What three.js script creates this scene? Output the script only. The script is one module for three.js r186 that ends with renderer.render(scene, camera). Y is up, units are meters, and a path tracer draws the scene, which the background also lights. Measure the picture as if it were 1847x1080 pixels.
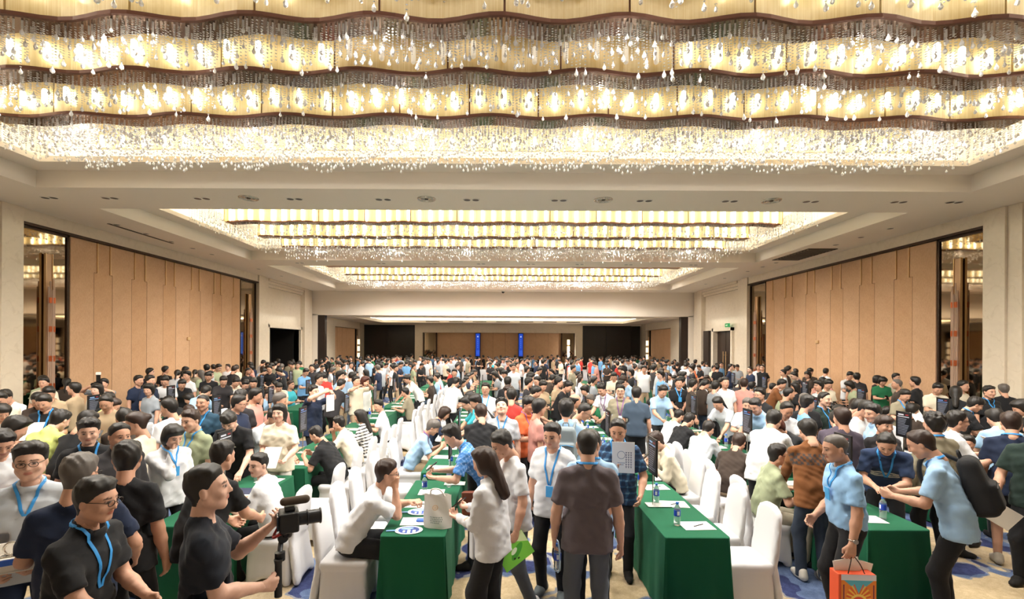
import * as THREE from 'three';
import { RoundedBoxGeometry } from 'three/addons/geometries/RoundedBoxGeometry.js';
import { mergeGeometries } from 'three/addons/utils/BufferGeometryUtils.js';
import { RectAreaLightUniformsLib } from 'three/addons/lights/RectAreaLightUniformsLib.js';

// ------------------------------------------------------------------ camera, exposure, large lights
const scene = new THREE.Scene();
scene.background = new THREE.Color(0x000000);
const FOCAL = 850, EYE = 2.5, VPX = 907, VPY = 622, ROLL = 0.005;   // pixels of the 1847 x 1080 frame; metres
const camera = new THREE.PerspectiveCamera(2 * Math.atan(540 / FOCAL) * 180 / Math.PI, 1847 / 1080, 0.1, 200);
camera.position.set(0, EYE, 0);
camera.rotation.set(0, 0, ROLL);
camera.setViewOffset(1847, 1080, 923.5 - VPX, 540 - VPY, 1847, 1080);   // shift lens: verticals stay upright
const renderer = new THREE.WebGLRenderer({ antialias: true });
renderer.toneMapping = THREE.LinearToneMapping;
renderer.toneMappingExposure = 0.9;
renderer.shadowMap.enabled = true;
RectAreaLightUniformsLib.init();
const LIGHT = { chandelier: 2.8, spot: 27, cove: 12, bulb: 9, far: 26 };
const WARM = new THREE.Color(1.0, 0.935, 0.84), COVEC = new THREE.Color(1.0, 0.93, 0.75);
function areaLight(name, x, y, z, w, h, dir, color, intensity, parent = scene) {
  const l = new THREE.RectAreaLight(color, intensity, w, h);
  l.name = name; l.position.set(x, y, z); parent.add(l);
  l.lookAt(x + dir[0], y + dir[1], z + dir[2]);
  return l;
}

// ------------------------------------------------------------------ helpers
const V = (x, y, z) => new THREE.Vector3(x, y, z);
const D2R = Math.PI / 180;
let seedState = 20240611;
function rnd() { seedState = (seedState + 0x6d2b79f5) | 0; let t = Math.imul(seedState ^ (seedState >>> 15), 1 | seedState); t = (t + Math.imul(t ^ (t >>> 7), 61 | t)) ^ t; return ((t ^ (t >>> 14)) >>> 0) / 4294967296; }
const rr = (a, b) => a + (b - a) * rnd();
const pick = (a) => a[Math.floor(rnd() * a.length)];
const lerp = (a, b, t) => a + (b - a) * t;
const clamp = (v, a, b) => Math.max(a, Math.min(b, v));
const taken = new Map();
function numbered(n) { const k = taken.get(n) || 0; taken.set(n, k + 1); return k ? n + '_' + String(k).padStart(3, '0') : n; }
function tag(o, label, category, group) { o.userData.label = label; o.userData.category = category; if (group) o.userData.group = group; return o; }
function structure(o) { o.userData.kind = 'structure'; return o; }
function add(name, geometry, material, parent = scene) {
  const m = new THREE.Mesh(geometry, material);
  m.name = parent === scene ? numbered(name) : name; m.castShadow = m.receiveShadow = true; parent.add(m); return m;
}
function thing(name, x, y, z, turn, label, category, group) {
  const g = new THREE.Group(); g.name = numbered(name); g.position.set(x, y, z); g.rotation.y = turn; scene.add(g);
  if (label) tag(g, label, category, group);
  return g;
}
function metreUV(g) {               // planar coordinates in metres by the way each face points
  g = g.index ? g.toNonIndexed() : g;
  const p = g.attributes.position, n = p.count, uv = new Float32Array(n * 2), a = V(), b = V(), c = V(), f = V();
  for (let i = 0; i < n; i += 3) {
    a.fromBufferAttribute(p, i); b.fromBufferAttribute(p, i + 1); c.fromBufferAttribute(p, i + 2);
    f.copy(b).sub(a).cross(c.clone().sub(a));
    const ax = Math.abs(f.x), ay = Math.abs(f.y), az = Math.abs(f.z);
    for (let k = 0; k < 3; k++) {
      const q = [a, b, c][k];
      uv[(i + k) * 2] = ax >= ay && ax >= az ? q.z : q.x;
      uv[(i + k) * 2 + 1] = ay > ax && ay >= az ? q.z : q.y;
    }
  }
  g.setAttribute('uv', new THREE.BufferAttribute(uv, 2));
  return g;
}
function boxG(x0, x1, y0, y1, z0, z1, bevel = 0) {
  const w = x1 - x0, h = y1 - y0, d = z1 - z0;
  const g = bevel ? new RoundedBoxGeometry(w, h, d, 2, Math.min(bevel, w / 2.01, h / 2.01, d / 2.01)) : new THREE.BoxGeometry(w, h, d);
  g.translate((x0 + x1) / 2, (y0 + y1) / 2, (z0 + z1) / 2);
  return metreUV(g);
}
const merge = (list) => mergeGeometries(list.map((g) => { g = g.index ? g.toNonIndexed() : g; for (const k of Object.keys(g.attributes)) if (!['position', 'normal', 'uv'].includes(k)) g.deleteAttribute(k); return g; }));
function tube(points, r, seg = 6, closed = false) { return new THREE.TubeGeometry(new THREE.CatmullRomCurve3(points, closed), Math.max(4, points.length * 3), r, seg, closed); }
function bar(a, b, r, seg = 8) { const d = b.clone().sub(a), g = new THREE.CylinderGeometry(r, r, d.length(), seg); g.applyQuaternion(new THREE.Quaternion().setFromUnitVectors(V(0, 1, 0), d.normalize())); g.translate((a.x + b.x) / 2, (a.y + b.y) / 2, (a.z + b.z) / 2); return g; }

// value noise for textures
function hash2(x, y, s) { let h = Math.imul(x, 374761393) + Math.imul(y, 668265263) + Math.imul(s, 1442695041); h = Math.imul(h ^ (h >>> 13), 1274126177); return ((h ^ (h >>> 16)) >>> 0) / 4294967296; }
function noise2(x, y, period, s) {
  const xi = Math.floor(x), yi = Math.floor(y), fx = x - xi, fy = y - yi, u = fx * fx * (3 - 2 * fx), v = fy * fy * (3 - 2 * fy), m = (n) => ((n % period) + period) % period;
  return lerp(lerp(hash2(m(xi), m(yi), s), hash2(m(xi + 1), m(yi), s), u), lerp(hash2(m(xi), m(yi + 1), s), hash2(m(xi + 1), m(yi + 1), s), u), v);
}
function fbm(x, y, period, s, oct = 4) { let a = 0.5, t = 0, n = 0; for (let i = 0; i < oct; i++) { t += a * noise2(x, y, period, s + i); n += a; a *= 0.5; x *= 2; y *= 2; period *= 2; } return t / n; }
function canvasTexture(w, h, draw, repeat) {
  const c = document.createElement('canvas'); c.width = w; c.height = h; draw(c.getContext('2d'), w, h);
  const t = new THREE.CanvasTexture(c); t.colorSpace = THREE.SRGBColorSpace; t.anisotropy = 8;
  if (repeat) { t.wrapS = t.wrapT = THREE.RepeatWrapping; t.repeat.set(repeat, repeat); }
  return t;
}
function pixelTexture(n, fn, repeat, srgb = true) {
  const d = new Uint8Array(n * n * 4);
  for (let y = 0; y < n; y++) for (let x = 0; x < n; x++) { const c = fn(x / n, y / n); for (let k = 0; k < 3; k++) d[(y * n + x) * 4 + k] = clamp(Math.round(c[k]), 0, 255); d[(y * n + x) * 4 + 3] = 255; }
  const t = new THREE.DataTexture(d, n, n); t.magFilter = THREE.LinearFilter; t.minFilter = THREE.LinearMipmapLinearFilter; t.generateMipmaps = true;
  t.wrapS = t.wrapT = THREE.RepeatWrapping; t.repeat.set(repeat, repeat); if (srgb) t.colorSpace = THREE.SRGBColorSpace; t.needsUpdate = true; return t;
}
const std = (color, roughness = 0.6, extra = {}) => new THREE.MeshStandardMaterial({ color, roughness, ...extra });
const phys = (color, roughness = 0.6, extra = {}) => new THREE.MeshPhysicalMaterial({ color, roughness, ...extra });
// ------------------------------------------------------------------ the room: z runs away from the camera as negative numbers
const CEIL = 5.87, W = 12, LEDGE = 6.24, COFFERTOP = 7.25;
const COFFERS = [[2.6, 10.23], [11.82, 18.94], [20.3, 28.6]];   // depth of the three ceiling recesses
const M = {};
M.plaster = std(0xece4d8, 0.85, { bumpMap: pixelTexture(128, (u, v) => { const n = fbm(u * 16, v * 16, 16, 5, 3) * 255; return [n, n, n]; }, 0.6, false), bumpScale: 0.0015 });
M.marble = phys(0xffffff, 0.22, { map: pixelTexture(512, (u, v) => { const w = fbm(u * 4, v * 4, 4, 11, 5), vein = Math.abs(Math.sin((u * 2 + v * 4 + w * 3) * Math.PI)), k = Math.pow(1 - vein, 12) * 9, f = fbm(u * 24, v * 24, 24, 13, 3) * 14; return [229 - k + f * 0.6 - 4, 217 - k * 1.1 + f * 0.6 - 4, 198 - k * 1.2 + f * 0.6 - 4]; }, 0.45) });
M.fabric = std(0xffffff, 0.93, { map: pixelTexture(256, (u, v) => { const a = fbm(u * 90, v * 30, 90, 21, 2), b = fbm(u * 6, v * 6, 6, 23, 3), k = (a - 0.5) * 16 + (b - 0.5) * 8; return [203 + k, 165 + k, 131 + k]; }, 0.8) });
M.fabric2 = std(0xfaf6f0, 0.93, { map: M.fabric.map });
M.bronze = std(0x3a281c, 0.38, { metalness: 0.55 });
M.brass = std(0xd9b98c, 0.35, { metalness: 0.75 });
M.mirror = std(0x9a8a74, 0.035, { metalness: 1 });
M.black = std(0x171311, 0.6);
M.darkwood = std(0x241712, 0.45);
M.doorwood = std(0x2c1c14, 0.4);
M.metalDark = std(0x4a4038, 0.4, { metalness: 0.6 });
M.white = std(0xeae6de, 0.6);
M.chrome = std(0xc9c4bb, 0.18, { metalness: 1 });
M.carpet = std(0xffffff, 0.97, { map: pixelTexture(1024, (u, v) => {
  const big = fbm(u * 6 + 0.6 * fbm(u * 12, v * 12, 12, 41, 3), v * 6 + 0.6 * fbm(u * 12, v * 12, 12, 43, 3), 6, 45, 4), mid = fbm(u * 9, v * 9, 9, 51, 4), grain = (hash2(Math.floor(u * 1024), Math.floor(v * 1024), 7) - 0.5) * 22, tuft = (fbm(u * 128, v * 128, 128, 55, 2) - 0.5) * 24;
  let c = [188, 168, 134]; if (mid > 0.56) c = [174, 156, 128];
  const e = big - 0.5; if (e > 0.03) c = mid > 0.5 ? [42, 52, 96] : [84, 102, 138]; else if (e > 0.012) c = [128, 130, 138];
  return c.map((x) => x + grain + tuft);
}, 0.2) });

structure(add('floor', boxG(-12.6, 12.6, -0.2, 0, -40.6, 4.4), M.carpet));
// main ceiling: a slab with three openings
{
  const shape = new THREE.Shape([[-12.6, -4.4], [12.6, -4.4], [12.6, 30.3], [-12.6, 30.3]].map(([x, y]) => new THREE.Vector2(x, y)));
  for (const [a, b] of COFFERS) shape.holes.push(new THREE.Path([[-10.15, a], [-10.15, b], [10.15, b], [10.15, a]].map(([x, y]) => new THREE.Vector2(x, y))));
  const g = new THREE.ExtrudeGeometry(shape, { depth: LEDGE - CEIL, bevelEnabled: false }); g.rotateX(-Math.PI / 2); g.translate(0, CEIL, 0);
  const ceiling = structure(add('ceiling', metreUV(g), M.plaster));
  COFFERS.forEach(([a, b]) => {
    const ring = new THREE.Shape([[-10.3, a - 0.15], [10.3, a - 0.15], [10.3, b + 0.15], [-10.3, b + 0.15]].map(([x, y]) => new THREE.Vector2(x, y)));
    ring.holes.push(new THREE.Path([[-9.6, a + 0.5], [-9.6, b - 0.5], [9.6, b - 0.5], [9.6, a + 0.5]].map(([x, y]) => new THREE.Vector2(x, y))));
    const r = new THREE.ExtrudeGeometry(ring, { depth: 0.05, bevelEnabled: false }); r.rotateX(-Math.PI / 2); r.translate(0, LEDGE, 0);
    add('cove_ledge', metreUV(r), M.plaster, ceiling);
    const lip = [boxG(-9.67, -9.63, LEDGE + 0.04, LEDGE + 0.13, -b + 0.5, -a - 0.5), boxG(9.63, 9.67, LEDGE + 0.04, LEDGE + 0.13, -b + 0.5, -a - 0.5), boxG(-9.66, 9.66, LEDGE + 0.04, LEDGE + 0.13, -b + 0.43, -b + 0.47), boxG(-9.66, 9.66, LEDGE + 0.04, LEDGE + 0.13, -a - 0.47, -a - 0.43)];
    add('cove_lip', merge(lip), M.plaster, ceiling);
    add('coffer_shell', merge([boxG(-10.45, 10.45, COFFERTOP, COFFERTOP + 0.15, -b - 0.3, -a + 0.3), boxG(-10.45, -10.3, LEDGE, COFFERTOP, -b - 0.3, -a + 0.3), boxG(10.3, 10.45, LEDGE, COFFERTOP, -b - 0.3, -a + 0.3), boxG(-10.45, 10.45, LEDGE, COFFERTOP, -b - 0.3, -b - 0.15), boxG(-10.45, 10.45, LEDGE, COFFERTOP, -a + 0.15, -a + 0.3)]), M.plaster, ceiling);
  });
}
// cove strips: glowing tape on the ledges with the light that leaves it
const COVEGLOW = std(0xfff2cf, 0.6, { emissive: new THREE.Color(1, 0.93, 0.72), emissiveIntensity: 3.2 });
COFFERS.forEach(([a, b], i) => {
  const zc = -(a + b) / 2, len = b - a - 0.9, word = ['the recess of the chandelier overhead', 'the recess of the middle chandelier', 'the recess of the far chandelier'][i];
  for (const [s, side] of [[-1, 'along the window-less wall with the open black doorway'], [1, 'along the wall with the double doors']]) {
    const t = thing('cove_light', s * 9.9, LEDGE + 0.055, zc, 0, 'glowing cove strip in ' + word + (s < 0 ? ', doorway side' : ', double door side'), 'cove light', 'cove lights in the ceiling recesses');
    add('light_strip', boxG(-0.05, 0.05, 0, 0.025, -len / 2, len / 2), COVEGLOW, t);
    areaLight('cove_lamp', 0, 0.04, 0, 0.1, len, [-s * 0.35, 1, 0], COVEC, LIGHT.cove * 4, t).rotation.set(-Math.PI / 2, s * 0.3, 0);
    t.children[1].rotation.set(Math.PI / 2, s * 0.4, 0);
  }
  for (const [q, side] of [[-b + 0.2, 'far'], [-a - 0.2, 'near']]) {
    const t = thing('cove_light', 0, LEDGE + 0.055, q, 0, 'warm glowing cove light strip across the ' + side + ' edge of ' + word, 'cove light', 'cove lights in the ceiling recesses');
    add('light_strip', boxG(-9.9, 9.9, 0, 0.025, -0.05, 0.05), COVEGLOW, t);
    const l = areaLight('cove_lamp', 0, 0.04, 0, 19.6, 0.1, [0, 1, 0.01], COVEC, LIGHT.cove * 2, t); l.rotation.set(Math.PI / 2, 0, 0);
  }
});
// walls
const walls = {};
for (const s of [-1, 1]) {
  const side = s < 0 ? 'left' : 'right', X = (a, b) => s < 0 ? [-b, -a] : [a, b];
  const bx = (a, b, y0, y1, z0, z1, bev) => { const [x0, x1] = X(a, b); return boxG(x0, x1, y0, y1, -z1, -z0, bev); };
  const openings = s < 0 ? [[24.5, 28.3]] : [[25.1, 27.2]];
  const wall = structure(add('wall_' + side, merge([bx(12.25, 12.55, 0, 6.3, -4.4, openings[0][0]), bx(12.25, 12.55, 3.35, 6.3, ...openings[0]), bx(12.25, 12.55, 0, 6.3, openings[0][1], 40.6)]), M.marble)); walls[side] = wall;
  const put = (n, g, m) => add(n, g, m, wall);
  put('fascia', bx(12, 12.26, 5.53, 5.875, 11.72, 23.05), M.marble);
  put('pilaster', bx(11.94, 12.26, 0, 5.87, 11.22, 11.74, 0.012), M.marble);
  put('pilaster', bx(12.0, 12.26, 0, 5.87, 10.9, 11.22, 0.012), M.marble);
  put('pilaster', bx(12.06, 12.26, 0, 5.87, 10.4, 10.9, 0.012), M.marble);
  for (let k = 0; k < 4; k++) put('wall_panel', bx(12.16, 12.24, 0.15, 5.5, 8.5 - k * 2.1, 10.35 - k * 2.1, 0.01), M.marble);
  put('pilaster', bx(11.94, 12.26, 0, 5.87, 23.08, 23.75, 0.012), M.marble);
  put('pilaster', bx(12.04, 12.26, 0, 5.87, 23.75, 24.2, 0.012), M.marble);
  put('pilaster', bx(11.98, 12.26, 0, 5.87, 28.5, 29.1, 0.012), M.marble);
  put('pilaster', bx(12.06, 12.26, 0, 5.87, 29.1, 29.8, 0.012), M.marble);
  for (let k = 0; k < 3; k++) put('cornice', bx(11.98 + k * 0.07, 12.26, 5.87 - 0.14 * (k + 1), 5.87 - 0.14 * k, 24.2, 28.5, 0.01), M.marble);
  put('top_track', bx(11.96, 12.2, 5.47, 5.535, 11.74, 23.08), M.bronze);
  // beige folding-wall panels: alternately wide and narrow, the narrow ones stepping in near the top
  const P = 1.4167, zs = 13.15, step = 4.58, pc = (n) => new THREE.Vector2(...n);
  const panel = (pts, m) => { const sh = new THREE.Shape(pts.map(pc)), g = new THREE.ExtrudeGeometry(sh, { depth: 0.035, bevelEnabled: true, bevelSize: 0.006, bevelThickness: 0.006, bevelSegments: 1 }); if (s < 0) { g.rotateY(Math.PI / 2); g.translate(-12.12, 0, 0); } else { g.rotateY(-Math.PI / 2); g.translate(12.12, 0, 0); } put('wall_panel', metreUV(g), m); };
  const sg = s < 0 ? -1 : 1, U = (z) => (s < 0 ? z : -z);      // after the turn the shape's x lies along -z (left wall) or +z (right wall)
  for (let k = 0; k < 6; k++) {
    const a = zs + k * P + 0.012, m1 = a + 0.74, m2 = zs + (k + 1) * P - 0.012;
    const wideUp = [a - (k ? 0.1 : 0), m1 + 0.1];
    panel([[U(a), 0.06], [U(m1), 0.06], [U(m1), step], [U(wideUp[1]), step], [U(wideUp[1]), 5.46], [U(wideUp[0]), 5.46], [U(wideUp[0]), step], [U(a), step]], M.fabric);
    const b0 = m1 + 0.02, n0 = b0 + 0.1, n1 = m2 - 0.1;
    panel([[U(b0), 0.06], [U(m2), 0.06], [U(m2), step - 0.02], [U(k < 5 ? n1 : m2), step - 0.02], [U(k < 5 ? n1 : m2), 5.46], [U(n0), 5.46], [U(n0), step - 0.02], [U(b0), step - 0.02]], M.fabric2);
    for (const q of [n0 - 0.012, ...(k < 5 ? [n1 + 0.012] : [])]) put('joint_strip', bx(12.045, 12.12, step, 5.46, q - 0.009, q + 0.009), M.brass);
    for (const q of [b0 - 0.01, m2 + 0.012]) put('joint_strip', bx(12.085, 12.12, 0.06, step, q - 0.008, q + 0.008), M.bronze);
  }
  // dark mirror niches
  [[11.76, 13.1], [21.7, 23.06]].forEach(([a, b]) => {
    put('mirror_frame', merge([bx(12.085, 12.2, 0, 5.47, a, a + 0.03), bx(12.085, 12.2, 0, 5.47, b - 0.035, b), bx(12.085, 12.2, 0, 0.1, a, b), bx(12.085, 12.2, 5.42, 5.47, a, b)]), M.bronze);
    put('mirror_pane', bx(12.12, 12.16, 0.1, 5.42, a + 0.03, b - 0.035), M.mirror);
  });
  put('power_outlet', bx(12.03, 12.075, 2.62, 2.74, 18.0, 18.16, 0.01), M.brass);
}
// doorways
{
  const d = structure(add('door_1', merge([boxG(-13.9, -12.3, -0.01, 0, -28.3, -24.5), boxG(-13.95, -13.9, 0, 3.4, -28.3, -24.5), boxG(-13.9, -12.3, 3.35, 3.4, -28.3, -24.5), boxG(-13.9, -12.3, 0, 3.4, -28.35, -28.3), boxG(-13.9, -12.3, 0, 3.4, -24.5, -24.45)]), M.black));
  add('door_frame', merge([boxG(-12.3, -12.12, 0, 3.5, -24.5, -24.35), boxG(-12.3, -12.12, 0, 3.5, -28.45, -28.3), boxG(-12.3, -12.12, 3.35, 3.5, -28.45, -24.35)]), M.marble, d);
  const e = structure(add('door_2', merge([boxG(12.38, 12.45, 0, 3.35, -26.13, -25.1), boxG(12.38, 12.45, 0, 3.35, -27.2, -26.17)]), M.doorwood));
  add('door_frame', merge([boxG(12.12, 12.4, 0, 3.5, -25.12, -24.95), boxG(12.12, 12.4, 0, 3.5, -27.35, -27.18), boxG(12.12, 12.4, 3.33, 3.5, -27.35, -24.95)]), M.marble, e);
  for (const z of [-26.0, -26.3]) add('door_handle', merge([bar(V(12.3, 0.9, z), V(12.3, 2.2, z), 0.025), bar(V(12.3, 1.1, z), V(12.38, 1.1, z), 0.015), bar(V(12.3, 2.0, z), V(12.38, 2.0, z), 0.015)]), M.brass, e);
  structure(add('trim_1', boxG(12.1, 12.3, 0, 3.4, -28.45, -27.75), M.darkwood));
  const x = thing('exit_sign', 12.05, 3.62, -25.3, 0, 'small green illuminated exit sign above the double doors', 'sign');
  add('sign_box', new RoundedBoxGeometry(0.08, 0.2, 0.42, 2, 0.01), std(0x1c7a3c, 0.5, { emissive: new THREE.Color(0.05, 0.5, 0.18), emissiveIntensity: 0.6 }), x);
  const tex = canvasTexture(128, 64, (c) => { c.fillStyle = '#12803a'; c.fillRect(0, 0, 128, 64); c.fillStyle = '#e8fff0'; c.font = 'bold 34px sans-serif'; c.textAlign = 'center'; c.fillText('EXIT', 64, 45); });
  const f = add('sign_face', new THREE.PlaneGeometry(0.4, 0.18), std(0xffffff, 0.5, { map: tex, emissive: 0xffffff, emissiveMap: tex, emissiveIntensity: 0.5 }), x); f.rotation.y = -Math.PI / 2; f.position.x = -0.042;
}
// lintel to the far bay, its lower ceiling and end wall
structure(add('wall_lintel', merge([boxG(-12.3, 12.3, 4.34, 6.1, -30.3, -29.85), boxG(-12.3, -11.75, 0, 4.4, -30.3, -29.85), boxG(11.75, 12.3, 0, 4.4, -30.3, -29.85)]), M.plaster));
structure(add('trim_2', merge([boxG(-11.76, -11.3, 0, 4.345, -30.25, -29.9), boxG(11.3, 11.76, 0, 4.345, -30.25, -29.9)]), M.darkwood));
{
  const shape = new THREE.Shape([[-12.6, 30.25], [12.6, 30.25], [12.6, 40.6], [-12.6, 40.6]].map(([x, y]) => new THREE.Vector2(x, y)));
  shape.holes.push(new THREE.Path([[-9.8, 31.2], [-9.8, 38.2], [9.8, 38.2], [9.8, 31.2]].map(([x, y]) => new THREE.Vector2(x, y))));
  const g = new THREE.ExtrudeGeometry(shape, { depth: 0.2, bevelEnabled: false }); g.rotateX(-Math.PI / 2); g.translate(0, 4.28, 0);
  const c = structure(add('ceiling_far', metreUV(g), M.plaster));
  add('recess_shell', merge([boxG(-10.6, 10.6, 5.0, 5.1, -38.9, -30.6), boxG(-10.6, -10.5, 4.48, 5, -38.9, -30.6), boxG(10.5, 10.6, 4.48, 5, -38.9, -30.6), boxG(-10.6, 10.6, 4.48, 5, -39.0, -38.9), boxG(-10.6, 10.6, 4.48, 5, -30.6, -30.5)]), M.plaster, c);
  for (let k = -3; k <= 3; k++) add('slot_vent', boxG(k * 1.9 - 0.55, k * 1.9 + 0.55, 4.35, 4.4, -38.205, -38.19), M.metalDark, c);
  const t = thing('cove_light', 0, 4.5, -38.55, 0, 'cove light strip behind the ceiling lip of the low far bay', 'cove light', 'cove lights in the ceiling recesses');
  add('light_strip', boxG(-9.9, 9.9, 0, 0.03, -0.06, 0.06), COVEGLOW, t);
  areaLight('cove_lamp', 0, 0.05, 0, 19.6, 0.12, [0, 1, 0.01], COVEC, LIGHT.far * 3, t).rotation.set(Math.PI / 2 + 0.3, 0, 0);
  for (const s of [-1, 1]) { const u = thing('cove_light', s * 10.15, 4.5, -34.7, 0, 'cove light strip on the ' + (s < 0 ? 'doorway' : 'double door') + ' side of the low far bay', 'cove light', 'cove lights in the ceiling recesses'); add('light_strip', boxG(-0.06, 0.06, 0, 0.03, -3.6, 3.6), COVEGLOW, u); areaLight('cove_lamp', 0, 0.05, 0, 0.12, 7.0, [0, 1, 0.01], COVEC, LIGHT.far * 4, u).rotation.set(Math.PI / 2, -s * 0.4, 0); }
}
{
  const w = structure(add('wall_far', boxG(-12.6, 12.6, 0, 5.2, -40.6, -40.2), M.black));
  const put = (n, g, m) => add(n, g, m, w);
  put('dark_panel', boxG(-12.0, -9.7, 0, 4.15, -40.2, -39.75, 0.01), M.black); put('dark_panel', boxG(-9.68, -7.4, 0, 4.15, -40.2, -39.75, 0.01), M.black);
  put('dark_panel', boxG(6.7, 8.7, 0, 4.15, -40.2, -39.75, 0.01), M.black); put('dark_panel', boxG(8.72, 10.8, 0, 4.15, -40.2, -39.75, 0.01), M.black);
  put('wall_frame', merge([boxG(-7.4, -6.75, 0, 4.3, -40.2, -39.6), boxG(6.1, 6.7, 0, 4.3, -40.2, -39.6), boxG(-6.75, 6.1, 3.52, 4.3, -40.2, -39.6)]), M.marble);
  put('dark_band', boxG(-12.3, 12.3, 4.15, 4.3, -40.2, -39.8), M.plaster);
  for (const [a, b] of [[-6.75, -5.6], [4.95, 6.1]]) { put('mirror_frame', merge([boxG(a, a + 0.08, 0, 3.52, -40.2, -39.95), boxG(b - 0.08, b, 0, 3.52, -40.2, -39.95)]), M.bronze); put('mirror_pane', boxG(a + 0.08, b - 0.08, 0, 3.52, -40.2, -40.05), M.mirror); }
  for (const [a, b] of [[-5.58, -4.45], [-4.44, -3.4], [-3.39, -2.32], [-1.9, -0.85], [-0.84, 0.2], [0.21, 1.3], [1.72, 2.8], [2.81, 3.85], [3.86, 4.93]]) put('wall_panel', boxG(a, b, 0, 3.52, -40.2, -40.08, 0.012), M.fabric);
  structure(add('wall_back', boxG(-12.6, 12.6, 0, 6.3, 4.2, 4.5), M.plaster));
  for (const s of [-1, 1]) {   // side walls of the far bay
    const x = (a, b) => s < 0 ? [-b, -a] : [a, b], side = walls[s < 0 ? 'left' : 'right'], q = (n, a, b, y0, y1, z0, z1, m) => add(n, boxG(...x(a, b), y0, y1, -z1, -z0), m, side);
    q('far_pier', 11.6, 12.25, 0, 4.28, 30.3, 32.6, M.marble); q('far_pier', 11.7, 12.25, 0, 4.28, 38.6, 40.2, M.marble); q('far_fascia', 11.72, 12.25, 3.75, 4.28, 32.6, 38.6, M.marble);
    for (let k = 0; k < 5; k++) q('wall_panel', 11.82, 11.95, 0, 3.72, 32.65 + k * 1.0, 33.63 + k * 1.0, M.fabric);
    q('mirror_pane', 11.85, 11.95, 0, 3.72, 37.75, 38.55, M.mirror);
  }
}
// two tall blue screens on dark posts by the far wall
[-2.12, 1.52].forEach((x, i) => {
  const t = thing('display_pillar', x, 0, -39.9, 0, 'slim dark pillar with tall glowing blue screen, ' + (i ? 'nearer the lit column lamp' : 'nearer the white far tables'), 'screen');
  add('post', boxG(-0.21, 0.21, 0, 3.5, -0.1, 0.08, 0.01), M.black, t);
  const tex = canvasTexture(64, 256, (c) => { c.fillStyle = '#1f4fd0'; c.fillRect(0, 0, 64, 256); c.fillStyle = '#dfe9ff'; c.fillRect(22, 26, 20, 16); c.fillStyle = '#6f9cff'; for (let k = 0; k < 5; k++) c.fillRect(28, 62 + k * 22, 8, 14); c.fillStyle = '#3768e6'; c.fillRect(8, 190, 48, 50); });
  add('screen', new THREE.PlaneGeometry(0.34, 1.9).translate(0, 2.5, 0.085), std(0x000000, 0.4, { emissive: 0xffffff, emissiveMap: tex, emissiveIntensity: 0.9 }), t);
  areaLight('screen_lamp', 0, 2.5, 0.1, 0.34, 1.9, [0, 0, 1], new THREE.Color(0.15, 0.3, 1), 0.8, t).rotation.set(0, Math.PI, 0);
});
// wall sconces: plate, glass rods and copper collars in front of the dark mirrors
const GLASSROD = phys(0xe9cdb8, 0.12, { transmission: 0.55, thickness: 0.02, ior: 1.45 }), COPPER = std(0xb8623a, 0.3, { metalness: 0.8 }), PLATE = std(0xcfa882, 0.5);
function sconce(x, z, s, label) {
  const t = thing('wall_sconce', x, 0, z, s < 0 ? Math.PI / 2 : -Math.PI / 2, label, 'wall lamp', 'tall column lamps on the dark mirrors');
  add('back_plate', boxG(-0.085, 0.085, 1.2, 4.85, -0.06, -0.02, 0.01), PLATE, t);
  add('plate_edge', merge([boxG(-0.1, -0.085, 1.2, 4.86, -0.06, 0), boxG(0.085, 0.1, 1.2, 4.86, -0.06, 0)]), M.brass, t);
  [-0.08, -0.04, 0, 0.04, 0.08].forEach((q, i) => { const top = [3.98, 4.12, 3.9, 4.2, 4.0][i]; add('glass_rod', bar(V(q, 1.2, 0.05 + 0.03 * (1 - Math.abs(q) * 10)), V(q, top, 0.05 + 0.03 * (1 - Math.abs(q) * 10)), 0.02, 8), GLASSROD, t); });
  for (const y of [1.35, 2.08, 2.86, 3.62]) add('collar', merge([-0.055, 0, 0.055].map((q) => new THREE.CylinderGeometry(0.042, 0.042, 0.15, 12).translate(q, y, 0.055))), COPPER, t);
}
for (const s of [-1, 1]) { const w = s < 0 ? 'the doorway side panels' : 'the double door side panels'; sconce(s * 12.03, -12.5, s, 'tall copper and glass lamp on the big mirror before ' + w); sconce(s * 12.03, -22.4, s, 'tall copper and glass lamp on the narrow mirror beyond ' + w); }
{
  const t = thing('wall_sconce', 5.55, 0, -39.95, 0, 'lit column lamp of stacked glowing glass on the far end wall', 'wall lamp', 'column lamps on the far bay mirrors');
  add('back_plate', boxG(-0.1, 0.1, 0.8, 3.0, -0.05, 0, 0.01), PLATE, t);
  for (let k = 0; k < 4; k++) { const b = add('lamp_glass', new THREE.CylinderGeometry(0.11, 0.11, 0.42, 12).translate(0, 1.1 + k * 0.55, 0.1), std(0xffe9c8, 0.4, { emissive: new THREE.Color(1, 0.86, 0.62), emissiveIntensity: 2.2 }), t); }
  const l = new THREE.PointLight(WARM, 3); l.name = 'sconce_lamp'; l.position.set(0, 1.9, 0.35); l.castShadow = true; t.add(l);
  for (const [x, z, s] of [[-11.7, -37.9, -1], [11.7, -37.9, 1]]) { const u = thing('wall_sconce', x, 0, z, s < 0 ? Math.PI / 2 : -Math.PI / 2, 'short lit column lamp on the side wall of the far bay, ' + (s < 0 ? 'doorway' : 'double door') + ' side', 'wall lamp', 'column lamps on the far bay mirrors'); add('back_plate', boxG(-0.1, 0.1, 0.8, 3.2, -0.05, 0, 0.01), PLATE, u); for (let k = 0; k < 3; k++) add('lamp_glass', new THREE.CylinderGeometry(0.1, 0.1, 0.4, 12).translate(0, 1.6 + k * 0.55, 0.1), std(0xffe9c8, 0.4, { emissive: new THREE.Color(1, 0.86, 0.62), emissiveIntensity: 1.6 }), u); }
}
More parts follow.
